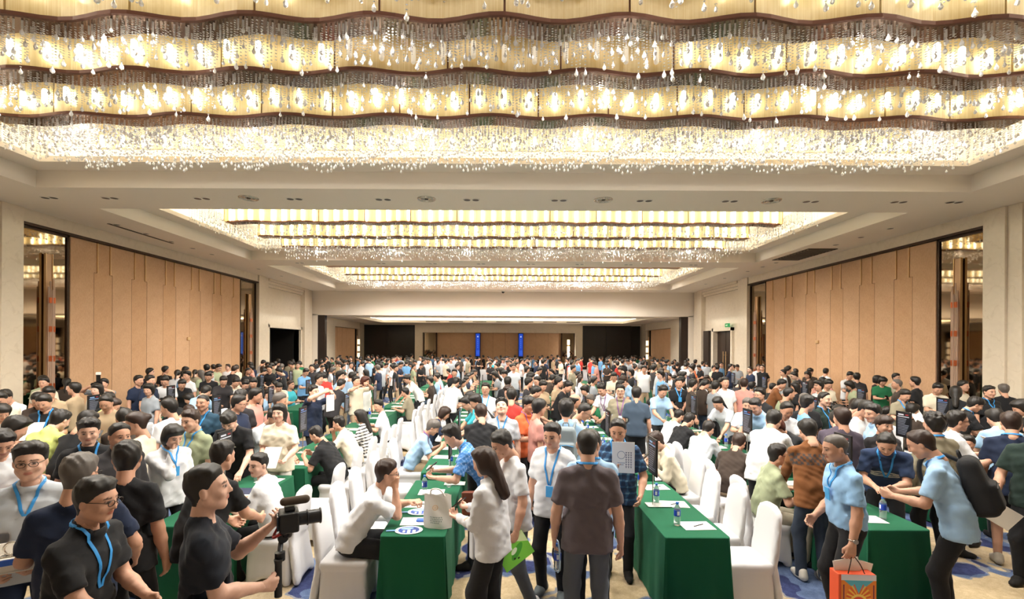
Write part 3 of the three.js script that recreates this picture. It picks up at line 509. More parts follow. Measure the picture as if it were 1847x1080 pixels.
const POSES = {
  stand: {}, standlook: { hp: 12, hy: 25 }, looking: { hp: 6, hy: -35 },
  phone: { hp: 30, lean: 5, rh: [-0.07, 1.1, 0.3], lh: [0.1, 1.06, 0.26], rp: 'up', lp: 'up', rg: 0.75, lg: 0.6 },
  onephone: { hp: 26, lean: 4, rh: [-0.14, 1.02, 0.34], rp: 'up', rg: 0.8 },
  clasp: { hp: 8, rh: [-0.04, 0.98, 0.2], lh: [0.05, 0.96, 0.22], rp: 'in', lp: 'in', rg: 0.6, lg: 0.6 },
  paper: { hp: 24, lean: 4, rh: [-0.15, 1.12, 0.3], lh: [0.15, 1.1, 0.3], rp: 'up', lp: 'up', rg: 0.7, lg: 0.7 },
  lean: { lean: 34, y: 0.92, hp: 22, rh: [-0.2, 0.84, 0.52], lh: [0.2, 0.84, 0.5], rp: 'down', lp: 'down', rg: 0.15, lg: 0.15, rf: [-0.12, 0.085, -0.06], lf: [0.12, 0.085, 0.06] },
  leansoft: { lean: 20, hp: 24, rh: [-0.14, 0.98, 0.42], lh: [0.16, 0.94, 0.4], rp: 'in', lp: 'in', rg: 0.5, lg: 0.5 },
  leandeep: { lean: 50, y: 0.9, hp: 20, rh: [-0.22, 0.8, 0.6], lh: [0.16, 0.8, 0.62], rp: 'down', lp: 'down', rg: 0.2, lg: 0.3, rf: [-0.12, 0.085, -0.1], lf: [0.12, 0.085, 0.05] },
  photo: { hp: 0, rh: [-0.12, 1.56, 0.3], lh: [0.1, 1.54, 0.3], rp: 'in', lp: 'in', rg: 0.8, lg: 0.8 },
  behind: { hp: 2, rh: [-0.06, 0.9, -0.2], lh: [0.08, 0.92, -0.2] },
  chin: { hp: 22, rpv: [-0.4, -1, 0.1], rh: [-0.03, 1.42, 0.14], lh: [0.24, 0.84, 0.1], rp: 'in', rg: 0.8, lean: 4 },
  sit: { sit: 1, y: 0.57, lean: 12, hp: 12, rh: [-0.16, 0.8, 0.4], lh: [0.16, 0.8, 0.4], rp: 'down', lp: 'down', rg: 0.3, lg: 0.3 },
  situp: { sit: 1, y: 0.57, lean: 2, hp: 2, rh: [-0.13, 0.79, 0.32], lh: [0.14, 0.78, 0.34], rp: 'down', lp: 'down', rg: 0.5, lg: 0.5 },
  sitlean: { sit: 1, y: 0.57, lean: 28, hp: 24, rh: [-0.1, 0.84, 0.5], lh: [0.12, 0.83, 0.48], rp: 'in', lp: 'in', rg: 0.5, lg: 0.5 },
  sitchin: { sit: 1, y: 0.57, lean: 24, hp: 8, rh: [-0.02, 1.02, 0.4], lh: [0.18, 0.82, 0.52], rp: 'in', lp: 'down', rg: 0.85, lg: 0.6, rpv: [-0.25, -1, 0.5] },
  sitphone: { sit: 1, y: 0.57, lean: 22, hp: 26, rh: [-0.06, 0.86, 0.42], lh: [0.07, 0.84, 0.4], rp: 'up', lp: 'up', rg: 0.75, lg: 0.75 },
};
function skeleton(pose) {
  const p = { ...POSE0, ...(typeof pose === 'string' ? POSES[pose] : { ...POSES[pose.base || 'stand'], ...pose }) };
  if (p.sit) { p.rf = p.rf === POSE0.rf ? [-0.13, 0.085, 0.4] : p.rf; p.lf = p.lf === POSE0.lf ? [0.13, 0.085, 0.36] : p.lf; }
  const P = V(0, p.y, p.sit ? 0.02 : -Math.sin(p.lean * D2R) * 0.2), qc = rot(p.lean, p.twist, p.side), qp = rot(p.lean * (p.sit ? 0.5 : 0.35), p.twist * 0.4, p.side * 0.3);
  const at = (q, x, y, z) => V(x, y, z).applyQuaternion(q).add(P);
  const j = { p, P, qc, qp, at, neck: at(qc, 0, 0.515, -0.005), sr: at(qc, -0.172, 0.44, -0.01), sl: at(qc, 0.172, 0.44, -0.01) };
  j.qh = rot(p.lean * 0.35 + p.hp, p.twist * 0.8 + p.hy, p.hr + p.side * 0.5);
  j.head = V(0, 0.05, 0.012).applyQuaternion(qc).add(j.neck).add(V(0, 0.105, 0.012).applyQuaternion(j.qh));
  j.top = j.head.clone().add(V(0, 0.135, -0.01).applyQuaternion(j.qh));
  for (const [s, k] of [[-1, 'r'], [1, 'l']]) {
    const S = j['s' + k], pole = (p[k + 'pv'] ? V(...p[k + 'pv']) : V(s * 0.45, -0.5, -0.7)).applyQuaternion(qc);
    [j['e' + k], j['w' + k]] = twoBone(S, V(...p[k + 'h']), 0.285, 0.25, pole);
    const hip = at(qp, s * 0.088, -0.03, 0); j['h' + k] = hip;
    const lp = V(s * (p.sit ? 0.12 : 0.1), p.sit ? 0.5 : 0, 1);
    [j['k' + k], j['a' + k]] = twoBone(hip, V(...p[k + 'f']), 0.43, 0.41, lp);
    const dir = j['w' + k].clone().sub(j['e' + k]).normalize(); j['d' + k] = p[k + 'dir'] ? V(...p[k + 'dir']).normalize() : dir;
    const want = { in: V(-s, 0.1, 0), up: V(0, 1, 0.15), down: V(0, -1, 0.1), back: V(0, 0, -1), front: V(0, 0, 1) }[p[k + 'p']];
    const n = want.addScaledVector(j['d' + k], -want.dot(j['d' + k])).normalize(); j['n' + k] = n;
    j['t' + k] = j['d' + k].clone().cross(n).multiplyScalar(s < 0 ? 1 : -1);    // thumb side
    j['palm' + k] = j['w' + k].clone().addScaledVector(j['d' + k], 0.085).addScaledVector(n, 0.03);
  }
  return j;
}
function handLimbs(j, k, lod) {
  const w = j['w' + k], d = j['d' + k], n = j['n' + k], t = j['t' + k], g = j.p[k + 'g'], out = [];
  const pt = (a, b, c) => w.clone().addScaledVector(d, a).addScaledVector(t, b).addScaledVector(n, c);
  const fat = lod ? 1.25 : 1;
  [0.031, 0.0105, -0.0105, -0.03].forEach((o, i) => {
    const len = [0.07, 0.078, 0.073, 0.058][i], base = pt(0.085 - Math.abs(o) * 0.2, o, 0), c1 = g * 1.1 + i * 0.06, c2 = c1 + g * 1.5;
    out.push([pt(0.005, o * 0.55, 0), base, 0.0165, 0.0125]);
    const mid = base.clone().addScaledVector(d, Math.cos(c1) * len * 0.55).addScaledVector(n, Math.sin(c1) * len * 0.55).addScaledVector(t, o * 0.12);
    const tip = mid.clone().addScaledVector(d, Math.cos(c2) * len * 0.5).addScaledVector(n, Math.sin(c2) * len * 0.5);
    out.push([base, mid, 0.0102 * fat, 0.0092 * fat], [mid, tip, 0.0092 * fat, 0.0078 * fat]);
  });
  const b = pt(0.03, 0.028, 0.004), m = pt(0.062, 0.052, 0.012 + g * 0.012), e = pt(0.09, 0.05 - g * 0.012, 0.016 + g * 0.026);
  out.push([b, m, 0.0155, 0.0115], [m, e, 0.0112 * fat, 0.009 * fat], [pt(-0.02, 0, 0), pt(0.02, 0, 0), 0.026, 0.022]);
  return out;
}
// geometry of a posed, dressed figure: body (skin), shirt, trousers, shoes; same keys share
function figure(pose, top, bottom, lod, lowHidden, pattern) {
  const key = JSON.stringify([pose, top, bottom, lod, lowHidden, pattern]);
  return cached(key, () => {
    const j = skeleton(pose), { P, qc, qp, at, p } = j, out = { j }, fat = p.fat, c = CELL.body[lod], cl = lowHidden ? CELL.low[lod] : c;
    const up = V(0, 1, 0).applyQuaternion(qc);
    // shirt
    const hem = { tee: 0.13, polo: 0.13, shirt: 0.12, long: 0.13, tucked: 0.02, dress: 0.13, jacket: 0.13 }[top] - (p.sit ? 0.07 : 0), longSleeve = top === 'long' || top === 'jacket' || p.longSleeve;
    const L = [];
    const tk = top === 'tucked' ? 1 : 0;
    for (const s of [-1, 1]) {
      L.push([at(qp, s * (0.084 - tk * 0.012), -hem - 0.06, 0), at(qp, s * 0.074, 0.1, 0.005 + fat * 0.2), 0.126 - tk * 0.02 + fat * 0.7, 0.112 + fat]);
      L.push([at(qp, s * 0.074, 0.1, 0.005 + fat * 0.2), at(qc, s * 0.084, 0.34, 0.002), 0.112 + fat, 0.112]);
      L.push([at(qc, s * 0.02, 0.5, -0.02), at(qc, s * 0.125, 0.452, -0.012), 0.056, 0.05]);
    }
    L.push([at(qp, 0, -hem - 0.04, 0), at(qp, 0, 0.1, fat * 0.2), 0.112 - tk * 0.012 + fat * 0.7, 0.104 + fat], [at(qp, 0, 0.1, 0), at(qc, 0, 0.34, 0), 0.104, 0.104], [at(qc, 0, 0.34, -0.005), at(qc, 0, 0.462, -0.02), 0.1, 0.074]);
    L.push([j.sl.clone().addScaledVector(up, -0.008), j.sr.clone().addScaledVector(up, -0.008), 0.05, 0.05]);
    const torso = limbs(L, 0.04);
    const SL = [], clips = [];
    for (const k of ['l', 'r']) {
      const S = j['s' + k], E = j['e' + k], W = j['w' + k];
      if (longSleeve) { SL.push([S, E, 0.056, 0.052], [E, W.clone().addScaledVector(E.clone().sub(W).normalize(), -0.01), 0.052, 0.039]); }
      else { const end = S.clone().lerp(E, 0.78), dir = E.clone().sub(S).normalize(); SL.push([S, end, 0.055, 0.068]); clips.push([end, dir]); }
    }
    const sleeveF = SL.map((s, i) => { const f = limbs([s], 0.01), q = !longSleeve && clips[i]; return q ? (x, y, z) => Math.max(f(x, y, z), (x - q[0].x) * q[1].x + (y - q[0].y) * q[1].y + (z - q[0].z) * q[1].z) : f; });
    const hemP = at(qp, 0, -hem, 0), hemN = V(0, 1, 0).applyQuaternion(qp), neckTop = at(qc, 0, 0.6, 0.02), neckLow = at(qc, 0, 0.532, 0.02), collar = top !== 'tee' && top !== 'dress' && lod < 2;
    const cN = at(qc, 0, 0.516, 0.006), cx = V(1, 0, 0).applyQuaternion(qc), cz = V(0, 0, 1).applyQuaternion(qc);
    const shirtF = (x, y, z) => {
      const fold = lod < 2 ? 0.0055 * Math.sin(y * 46 + x * 38 + Math.sin(z * 30) * 2) * Math.sin(x * 17 - y * 12 + z * 21) + 0.003 * Math.sin(y * 70 - x * 52 + z * 44 + Math.sin(y * 21) * 2) : 0;
      let d = torso(x, y, z); for (const f of sleeveF) d = smin(d, f(x, y, z), 0.03);
      d += fold;
      const hd = (x - hemP.x) * hemN.x + (y - hemP.y) * hemN.y + (z - hemP.z) * hemN.z;
      d = Math.max(d, -hd);
      if (!longSleeve) for (const q of clips) { const e = (x - q[0].x) * q[1].x + (y - q[0].y) * q[1].y + (z - q[0].z) * q[1].z; if (e > 0 && (x - q[0].x) ** 2 + (y - q[0].y) ** 2 + (z - q[0].z) ** 2 < 0.012) d = Math.max(d, e); }
      d = Math.max(d, -capd(x, y, z, neckLow.x, neckLow.y, neckLow.z, neckTop.x, neckTop.y, neckTop.z, 0.05, 0.07));
      if (collar) { const px = x - cN.x, py = y - cN.y, pz = z - cN.z, a = px * cx.x + py * cx.y + pz * cx.z, b = px * cz.x + py * cz.y + pz * cz.z, h = px * up.x + py * up.y + pz * up.z; d = smin(d, Math.hypot(Math.hypot(a, b) - 0.066, (h - 0.01 + b * 0.42) * 0.55) - 0.0135, 0.008); }
      return d;
    };
    const pc = pattern && lod < 2 ? 0.0135 : c;
    const [slo, shi] = boundsOf([...L, ...SL], 0.04);
    const inv = qc.clone().invert(), lv = V();
    const pat = pattern && ((x, y, z) => { lv.set(x - P.x, y - P.y, z - P.z).applyQuaternion(inv); return pattern(lv.x, lv.y, lv.z); });
    out.shirt = toGeometry(surfaceNet(shirtF, slo, shi, pc), null, pat);
    out.shirtF = shirtF;
    // trousers
    const T = [[j.hl.clone().add(V(-0.015, 0.035, 0)), j.hr.clone().add(V(0.015, 0.035, 0)), 0.1 + fat * 0.5, 0.1 + fat * 0.5]], wide = { wide: 0.02, slim: -0.006, shorts: 0.018 }[bottom] || 0;
    const legs = [];
    for (const k of ['l', 'r']) {
      const h = j['h' + k], kn = j['k' + k], an = j['a' + k];
      T.push([h, kn, 0.09, 0.068 + wide]);
      if (bottom === 'shorts') legs.push([h, kn, 0.078, 0.055], [kn, an, 0.055, 0.036]);
      else T.push([kn, an.clone().add(V(0, -0.035, 0)), 0.067 + wide, 0.055 + wide * 1.5]);
    }
    const tf = limbs(T, 0.04), kc = ['l', 'r'].map((k) => [j['h' + k].clone().lerp(j['k' + k], 0.93), j['k' + k].clone().sub(j['h' + k]).normalize()]);
    const trouserF = (x, y, z) => {
      let d = tf(x, y, z) + (lod < 2 ? 0.003 * Math.sin(y * 40 + x * 60) * Math.sin(z * 33 + y * 15) : 0);
      if (bottom === 'shorts') { for (const q of kc) { const e = (x - q[0].x) * q[1].x + (y - q[0].y) * q[1].y + (z - q[0].z) * q[1].z; if (e > -0.02) { const r = Math.hypot(x - q[0].x - e * q[1].x, y - q[0].y - e * q[1].y, z - q[0].z - e * q[1].z); if (r < 0.13) d = Math.max(d, e); } } }
      return Math.max(d, 0.03 - y);
    };
    const [tlo, thi] = boundsOf(T, 0.03);
    out.trousers = toGeometry(surfaceNet(trouserF, tlo, thi, cl), shirtF);
    // skin: neck, arms (and legs below shorts); head and hands on their own finer grids
    const A = [[at(qc, 0, 0.42, -0.01), j.neck.clone().addScaledVector(up, 0.05), 0.07, 0.054], [j.sl, j.sr, 0.04, 0.04], [at(qp, 0, 0, 0), at(qc, 0, 0.4, 0), 0.06, 0.07]], R = [...legs], pieces = [];
    if (bottom === 'shorts') A.push([j.hl, j.hr, 0.08, 0.08]);
    for (const k of ['l', 'r']) { A.push([j['s' + k], j['s' + k].clone().lerp(j['e' + k], 0.6), 0.05, 0.045]); R.push([j['s' + k].clone().lerp(j['e' + k], 0.45), j['e' + k], 0.046, 0.041], [j['e' + k], j['e' + k].clone().lerp(j['w' + k], 0.35), 0.041, 0.042], [j['e' + k].clone().lerp(j['w' + k], 0.35), j['w' + k], 0.042, 0.0275]); }
    const skinOne = () => [1, 1, 1];
    for (const [list, cell] of [[A, Math.max(0.055, c)], [R, c * 0.92]]) { const [lo, hi] = boundsOf(list, 0.02), bg = toGeometry(surfaceNet(limbs(list, 0.02), lo, hi, cell), null, skinOne); if (bg) pieces.push(bg); }
    for (const k of ['l', 'r']) { const hl = handLimbs(j, k, lod), [lo, hi] = boundsOf(hl, 0.01), hg = toGeometry(surfaceNet(limbs(hl, 0.006), lo, hi, CELL.hand[lod]), null, skinOne); if (hg) pieces.push(hg); }
    const hm = new THREE.Matrix4().compose(j.head, j.qh, V(1, 1, 1));
    pieces.push(headGeo(lod).clone().applyMatrix4(hm));
    out.body = mergeGeometries(pieces);
    // shoes
    const shoes = [];
    for (const k of ['l', 'r']) {
      const an = j['a' + k], q = rot(0, p[k + 'fy'], 0), f = (x, y, z) => V(x, y, z).applyQuaternion(q).add(an).setY(y + an.y);
      const F = [[f(0, -0.04, -0.045), f(0, -0.048, 0.06), 0.043, 0.042], [f(0, -0.05, 0.06), f(0, -0.056, 0.15), 0.044, 0.036], [f(0, 0.01, -0.025), f(0, -0.03, 0.05), 0.042, 0.04]];
      const ff = limbs(F, 0.03), [lo, hi] = boundsOf(F, 0.02), fl = Math.max(0, an.y - 0.085) + 0.002;
      const sg = toGeometry(surfaceNet((x, y, z) => Math.max(ff(x, y, z), fl - y), lo, hi, lowHidden ? CELL.body[lod] * 1.2 : CELL.body[lod] * 0.75), trouserF); if (sg) shoes.push(sg);
    }
    out.shoes = shoes.length ? mergeGeometries(shoes) : null;
    return out;
  });
}
const clothMats = new Map();
function cloth(color, pattern) { const k = String(color) + (pattern ? 'p' : ''); if (!clothMats.has(k)) clothMats.set(k, phys(pattern ? 0xffffff : color, 0.92, { sheen: 0.25, sheenRoughness: 0.6, sheenColor: new THREE.Color(0.5, 0.5, 0.5), vertexColors: !!pattern })); return clothMats.get(k); }
const SKIN = [[0.6, 0.335, 0.23], [0.66, 0.395, 0.285], [0.52, 0.28, 0.185], [0.7, 0.43, 0.325]].map((c) => new THREE.MeshPhysicalMaterial({ color: new THREE.Color().setRGB(...c), roughness: 0.52, vertexColors: true, sheen: 0.1 }));
const HAIRM = {}; const hairMat = (c) => HAIRM[c] || (HAIRM[c] = phys({ black: 0x17120f, brown: 0x2c1a12, grey: 0x5a5450, red: 0x4a1f12, white: 0x8d8983 }[c], 0.5, { sheen: 0.2 }));
const LANYARD = std(0x2f8fd8, 0.6), BADGE = std(0x3f9fe0, 0.45), LANYARD2 = std(0x7a4a86, 0.6), RIM = std(0x16130f, 0.3), CARD = std(0xe8eef5, 0.5);
// a ribbon laid on the shirt by walking out along the chest until the cloth ends
function ribbon(j, F, width, low) {
  const pts = [], q = j.qc, P = j.P, dirs = [];
  const path = []; for (const s of [1, -1]) for (let i = 0; i <= 9; i++) { const t = s > 0 ? i / 9 : 1 - i / 9; path.push([s * lerp(0.074, 0.008, t ** 0.8), lerp(0.53, low, t), t]); }
  const back = []; for (let i = 1; i < 6; i++) { const a = Math.PI * i / 6; back.push(a); }
  const lay = (x, y, dx, dz) => { const o = V(x, y, 0).applyQuaternion(q).add(P), d = V(dx, 0.25 * (y > 0.45 ? 1 : 0), dz).normalize().applyQuaternion(q); let t = 0.28; for (let k = 0; k < 26; k++) { const e = F(o.x + d.x * t, o.y + d.y * t, o.z + d.z * t) - 0.004; t -= e * 0.8; if (Math.abs(e) < 0.0008 || t < 0.02) break; } return [o.addScaledVector(d, clamp(t, 0.03, 0.3)), d]; };
  const front = path.map(([x, y]) => lay(x, y, x * 1.5, 1)), nape = back.map((a) => { const c = j.neck.clone().add(V(-Math.cos(a) * 0.074, 0.028 + 0.012 * Math.sin(a), -0.016 - Math.sin(a) * 0.062).applyQuaternion(q)); return [c, V(-Math.cos(a), 0.5, -Math.sin(a)).normalize().applyQuaternion(q)]; });
  const all = [...front, ...nape, front[0]], pos = [], idx = [];
  all.forEach(([c, n], i) => { const a = all[Math.max(0, i - 1)][0], b = all[Math.min(all.length - 1, i + 1)][0], t = b.clone().sub(a).normalize(), w = t.cross(n).normalize().multiplyScalar(width / 2); for (const [s, e] of [[1, 0.0015], [-1, 0.0015], [1, -0.0015], [-1, -0.0015]]) { const v = c.clone().addScaledVector(w, s).addScaledVector(n, e); pos.push(v.x, v.y, v.z); } if (i) { const o = (i - 1) * 4, r = i * 4; for (const [u, v] of [[0, 1], [1, 3], [3, 2], [2, 0]]) idx.push(o + u, r + u, o + v, o + v, r + u, r + v); } });
  const g = new THREE.BufferGeometry(); g.setAttribute('position', new THREE.Float32BufferAttribute(pos, 3)); g.setIndex(idx); g.computeVertexNormals();
  return { g, tip: front[9][0], n: front[9][1] };
}
const glassesGeo = merge([...[-1, 1].flatMap((s) => [new THREE.TorusGeometry(0.021, 0.0022, 5, 14).scale(1.1, 0.82, 1).translate(s * 0.031, 0.011, 0.104), bar(V(s * 0.053, 0.016, 0.102), V(s * 0.082, 0.014, -0.005), 0.002, 5)]), bar(V(-0.01, 0.014, 0.106), V(0.01, 0.014, 0.106), 0.0018, 5)]);
const people = [];
const footprint = [];
// s: {px, py, pose, yaw, top, tc, bot, bc, hair, hc, skin, shoe, L (lanyard), G (glasses), lod, h, label, group}
function person(s, x, z) {
  const lod = s.lod ?? 1, top = s.top || 'tee', bot = s.bot || 'trousers', fig = figure(s.pose, top, bot, lod, s.low ?? (lod === 0 ? 0 : 1), s.pattern), j = fig.j, h = s.h || 1;
  if (x === undefined) {
    const dx = s.px - VPX, dy = s.py - VPY, qx = dx + ROLL * dy, qy = dy - ROLL * dx, topP = j.top.clone().multiplyScalar(h).applyAxisAngle(V(0, 1, 0), s.yaw * D2R);
    const depth = s.z || (EYE - topP.y) * FOCAL / qy;
    x = qx * depth / FOCAL - topP.x; z = -depth - topP.z;
    if (s.z) { /* depth given: the head keeps its place, the height follows from the pose */ }
  }
  const g = thing('person', x, 0, z, s.yaw * D2R, s.label, 'person', s.group);
  g.scale.setScalar(h);
  add('body', fig.body, SKIN[s.skin ?? 0], g);
  add(top === 'jacket' ? 'jacket' : top === 'dress' ? 'blouse' : 'shirt', fig.shirt, cloth(s.tc, s.pattern), g);
  if (fig.trousers) add(bot === 'shorts' ? 'shorts' : 'trousers', fig.trousers, cloth(s.bc ?? 0x17181c), g);
  if (fig.shoes && lod < 2) add('shoes', fig.shoes, cloth(s.shoe ?? 0x1a1817), g);
  const style = s.hair || 'short', hg = hairGeo(style, lod);
  if (hg) { const hm = add('hair', hg, hairMat(s.hc || 'black'), g); hm.position.copy(j.head); hm.quaternion.copy(j.qh); }
  if (s.L && lod < 2) {
    const r = cached('lan' + JSON.stringify([s.pose, top, s.bot, lod, s.L === 3 ? 0.34 : 0.2]), () => ribbon(j, fig.shirtF, lod ? 0.022 : 0.018, s.L === 3 ? 0.34 : 0.2));
    const ly = add('lanyard', r.g, s.L === 2 ? LANYARD2 : LANYARD, g);
    if (s.badge !== 0) { const b = add('badge', cached('badge', () => new RoundedBoxGeometry(0.075, 0.11, 0.006, 1, 0.003)), s.L === 2 || s.card ? CARD : BADGE, ly); b.position.copy(r.tip).add(V(0, -0.06, 0)).addScaledVector(r.n, 0.02); b.quaternion.copy(j.qc); }
  }
  if (s.print) { const m = add('print', cached('print' + s.print[1], () => new THREE.BoxGeometry(s.print[1], s.print[1] * 0.4, 0.004)), std(s.print[0], 0.8), g), c = j.at(j.qc, 0.02, 0.31, 0.2), d = V(0, 0, -1).applyQuaternion(j.qc); let t = 0; for (let k = 0; k < 20; k++) { const e = fig.shirtF(c.x + d.x * t, c.y + d.y * t, c.z + d.z * t) - 0.002; t += e * 0.9; if (e < 0.001) break; } m.position.copy(c).addScaledVector(d, t); m.quaternion.copy(j.qc); }
  if (s.G) { const gm = add('glasses', glassesGeo, RIM, g); gm.position.copy(j.head); gm.quaternion.copy(j.qh); }
  g.updateMatrixWorld(true);
  const rec = { g, j, s, x, z, world: (v) => v.clone().applyMatrix4(g.matrixWorld) };
  people.push(rec);
  return rec;
}
// ------------------------------------------------------------------ tables, chairs and what stands on the tables
const NTH = ['first', 'second', 'third', 'fourth', 'fifth', 'sixth', 'seventh', 'eighth', 'ninth', 'tenth', 'eleventh', 'twelfth', 'thirteenth', 'fourteenth', 'fifteenth', 'sixteenth', 'seventeenth', 'eighteenth', 'nineteenth', 'twentieth', 'twenty-first', 'twenty-second', 'twenty-third', 'twenty-fourth', 'twenty-fifth', 'twenty-sixth', 'twenty-seventh', 'twenty-eighth', 'twenty-ninth', 'thirtieth'];
const PITCH = 2.13, LEN = 1.78;
const COLS = {
  a: { x: [-3.37, -2.77], seat: 1, rows: 9, z: 4.5, name: 'row of the camera-facing sitter' },
  b: { x: [-1.13, -0.5], seat: -1, rows: 9, z: 4.3, name: 'row with the white tote bag' },
  c: { x: [1.49, 2.09], seat: 1, rows: 9, z: 4.3, name: 'row facing the tote bag' },
  d: { x: [3.5, 4.1], off: 0.44, seat: -1, rows: 9, z: 4.5, name: 'row behind the paper bag' },
  e: { x: [-5.95, -5.35], seat: -1, rows: 7, z: 6.0, name: 'row behind the camera crew' },
  f: { x: [-8.1, -7.5], seat: 1, rows: 5, z: 8.2, name: 'outer doorway side row' },
  g: { x: [6.1, 6.7], seat: 1, rows: 7, z: 6.4, name: 'row past the navy sweater' },
  h: { x: [8.3, 8.9], seat: -1, rows: 5, z: 8.4, name: 'outer double door side row' },
};
const GREEN = phys(0x04583a, 0.95, { sheen: 0.35, sheenRoughness: 0.5, sheenColor: new THREE.Color(0.2, 0.5, 0.35), bumpMap: pixelTexture(64, (u, v) => { const n = hash2(Math.floor(u * 64), Math.floor(v * 64), 3) * 255; return [n, n, n]; }, 20, false), bumpScale: 0.0008 });
// cloth: a rounded rectangle swept down with a slight flare and soft vertical folds
function clothGeo(w, l, h, seed) {
  const ring = [], r = 0.025, n = 6, corner = (cx, cz, a0) => { for (let i = 0; i <= n; i++) { const a = a0 + i / n * Math.PI / 2; ring.push([cx + Math.cos(a) * r, cz + Math.sin(a) * r]); } };
  const side = (x0, z0, x1, z1, k) => { for (let i = 1; i < k; i++) ring.push([lerp(x0, x1, i / k), lerp(z0, z1, i / k)]); };
  const a = w / 2 - r, b = l / 2 - r;
  corner(a, b, 0); side(a, b + r, -a, b + r, 10); corner(-a, b, Math.PI / 2); side(-a - r, b, -a - r, -b, 24); corner(-a, -b, Math.PI); side(-a, -b - r, a, -b - r, 10); corner(a, -b, Math.PI * 1.5); side(a + r, -b, a + r, b, 24);
  const N = ring.length, pos = [], idx = [], levels = [[0.9, h], [0.985, h], [1, h - 0.008], [1, h - 0.03], [1, h * 0.75], [1, h * 0.5], [1, h * 0.25], [1, 0.015]];
  levels.forEach(([sc, y], L) => ring.forEach(([x, z], i) => {
    const d = 1 - y / h, cor = Math.min(1, Math.max(0, 1 - Math.hypot(Math.abs(x) - a, Math.abs(z) - b) / 0.2)), f = L > 3 ? d * (0.012 * Math.sin(i * 1.9 + seed) * Math.sin(i * 0.53 + seed * 2) + 0.012 + cor * 0.03 * Math.cos(i * 1.3 + seed)) : 0, len = Math.hypot(x, z) || 1;
    const inset = L < 2 ? 1 - (1 - sc) * 0.25 : 1, nx = Math.abs(x) > a - 0.001 ? Math.sign(x) : 0, nz = Math.abs(z) > b - 0.001 ? Math.sign(z) : 0;
    pos.push(x * inset + nx * f, y, z * inset + nz * f);
  }));
  for (let L = 0; L < levels.length - 1; L++) for (let i = 0; i < N; i++) { const p = L * N + i, q = L * N + (i + 1) % N; idx.push(p, q, p + N, q, q + N, p + N); }
  const c = pos.length / 3; pos.push(0, h, 0); for (let i = 0; i < N; i++) idx.push(c, (i + 1) % N, i);
  const g = new THREE.BufferGeometry(); g.setAttribute('position', new THREE.Float32BufferAttribute(pos, 3)); g.setIndex(idx); g.computeVertexNormals();
  const uv = new Float32Array(pos.length / 3 * 2); for (let i = 0; i < pos.length / 3; i++) { uv[i * 2] = pos[i * 3] + pos[i * 3 + 2]; uv[i * 2 + 1] = pos[i * 3 + 1] + pos[i * 3 + 2]; } g.setAttribute('uv', new THREE.BufferAttribute(uv, 2));
  return g;
}
const CLOTHS = [0, 1, 2].map((k) => clothGeo(0.6, LEN, 0.75, k * 2.3));
const boardGeo = merge([bar(V(0.16, 0.72, -0.6), V(0.16, 0.72, 0.6), 0.02), ...[-0.7, 0.7].flatMap((z) => [-0.2, 0.2].map((x) => bar(V(x, 0, z), V(x, 0.72, z), 0.018)))]);
const tables = [];
for (const [key, c] of Object.entries(COLS)) for (let k = 0; k < c.rows; k++) {
  const zc = -(c.z + k * PITCH + LEN / 2), xc = (c.x[0] + c.x[1]) / 2;
  const t = thing('draped_table', xc, 0, zc, 0, 'green-clothed table, ' + NTH[k] + ' from the camera in the ' + c.name, 'table', 'green tables in rows');
  add('tablecloth', CLOTHS[k % 3], GREEN, t);
  if (k < 2) add('frame', boardGeo, M.metalDark, t);
  tables.push({ key, k, x: xc, z: zc, c });
}
const TABLEY = 0.752;
// covered banquet chair; front towards +z
const sdBox = (x, y, z, bx, by, bz, r) => { const qx = Math.abs(x) - bx + r, qy = Math.abs(y) - by + r, qz = Math.abs(z) - bz + r; return Math.hypot(Math.max(qx, 0), Math.max(qy, 0), Math.max(qz, 0)) + Math.min(Math.max(qx, qy, qz), 0) - r; };
function chairParts(cell) {
  const backF = (x, y, z) => {
    const zc = y > 0.45 ? -0.225 - (y - 0.45) * 0.13 : -0.225 - (0.45 - y) * 0.16, up = clamp((y - 0.45) / 0.53, 0, 1), hw = y > 0.45 ? 0.205 - 0.035 * up + 0.012 * Math.sin(up * 3.1) : 0.2 + (0.45 - y) * 0.07;
    let d = sdBox(x, y - 0.495, z - zc, hw, 0.487, 0.033, 0.031);
    if (y > 0.8) { const cx = Math.max(0, Math.abs(x) - hw + 0.15), cy = Math.max(0, y - 0.832); d = Math.max(d, Math.hypot(cx, cy) - 0.15); }
    d = Math.max(d, -(Math.hypot(x / 0.15, y / 0.06) - 1) * 0.05);
    return d * 0.9;
  };
  const seatF = (x, y, z) => {
    let d = sdBox(x, y - 0.435, z - 0.01, 0.218, 0.043, 0.232, 0.035);
    const low = clamp((0.43 - y) / 0.43, 0, 1), hw = 0.2 + low * 0.02 + 0.004 * Math.sin(z * 60 + y * 9) * low, hz = 0.212 + low * 0.022 + 0.004 * Math.sin(x * 55 + y * 12) * low;
    let s = sdBox(x, y - 0.215, z - 0.005, hw, 0.225, hz, 0.03);
    s = Math.max(s, -(Math.hypot(x / 0.15, y / 0.075) - 1) * 0.06, -(Math.hypot((z - 0.005) / 0.16, y / 0.075) - 1) * 0.06);
    return smin(d, s, 0.03) * 0.9;
  };
  const lo = [-0.28, -0.01, -0.36], hi = [0.28, 1.02, 0.3];
  return { seat: toGeometry(surfaceNet(seatF, lo, hi, cell), null), back: toGeometry(surfaceNet(backF, lo, hi, cell), seatF) };
}
const SPANDEX = phys(0xdcdce0, 0.62, { sheen: 0.3, sheenColor: new THREE.Color(0.8, 0.8, 0.85), sheenRoughness: 0.4 });
const CHAIR = [chairParts(0.025), chairParts(0.048)];
const chairSpots = [];
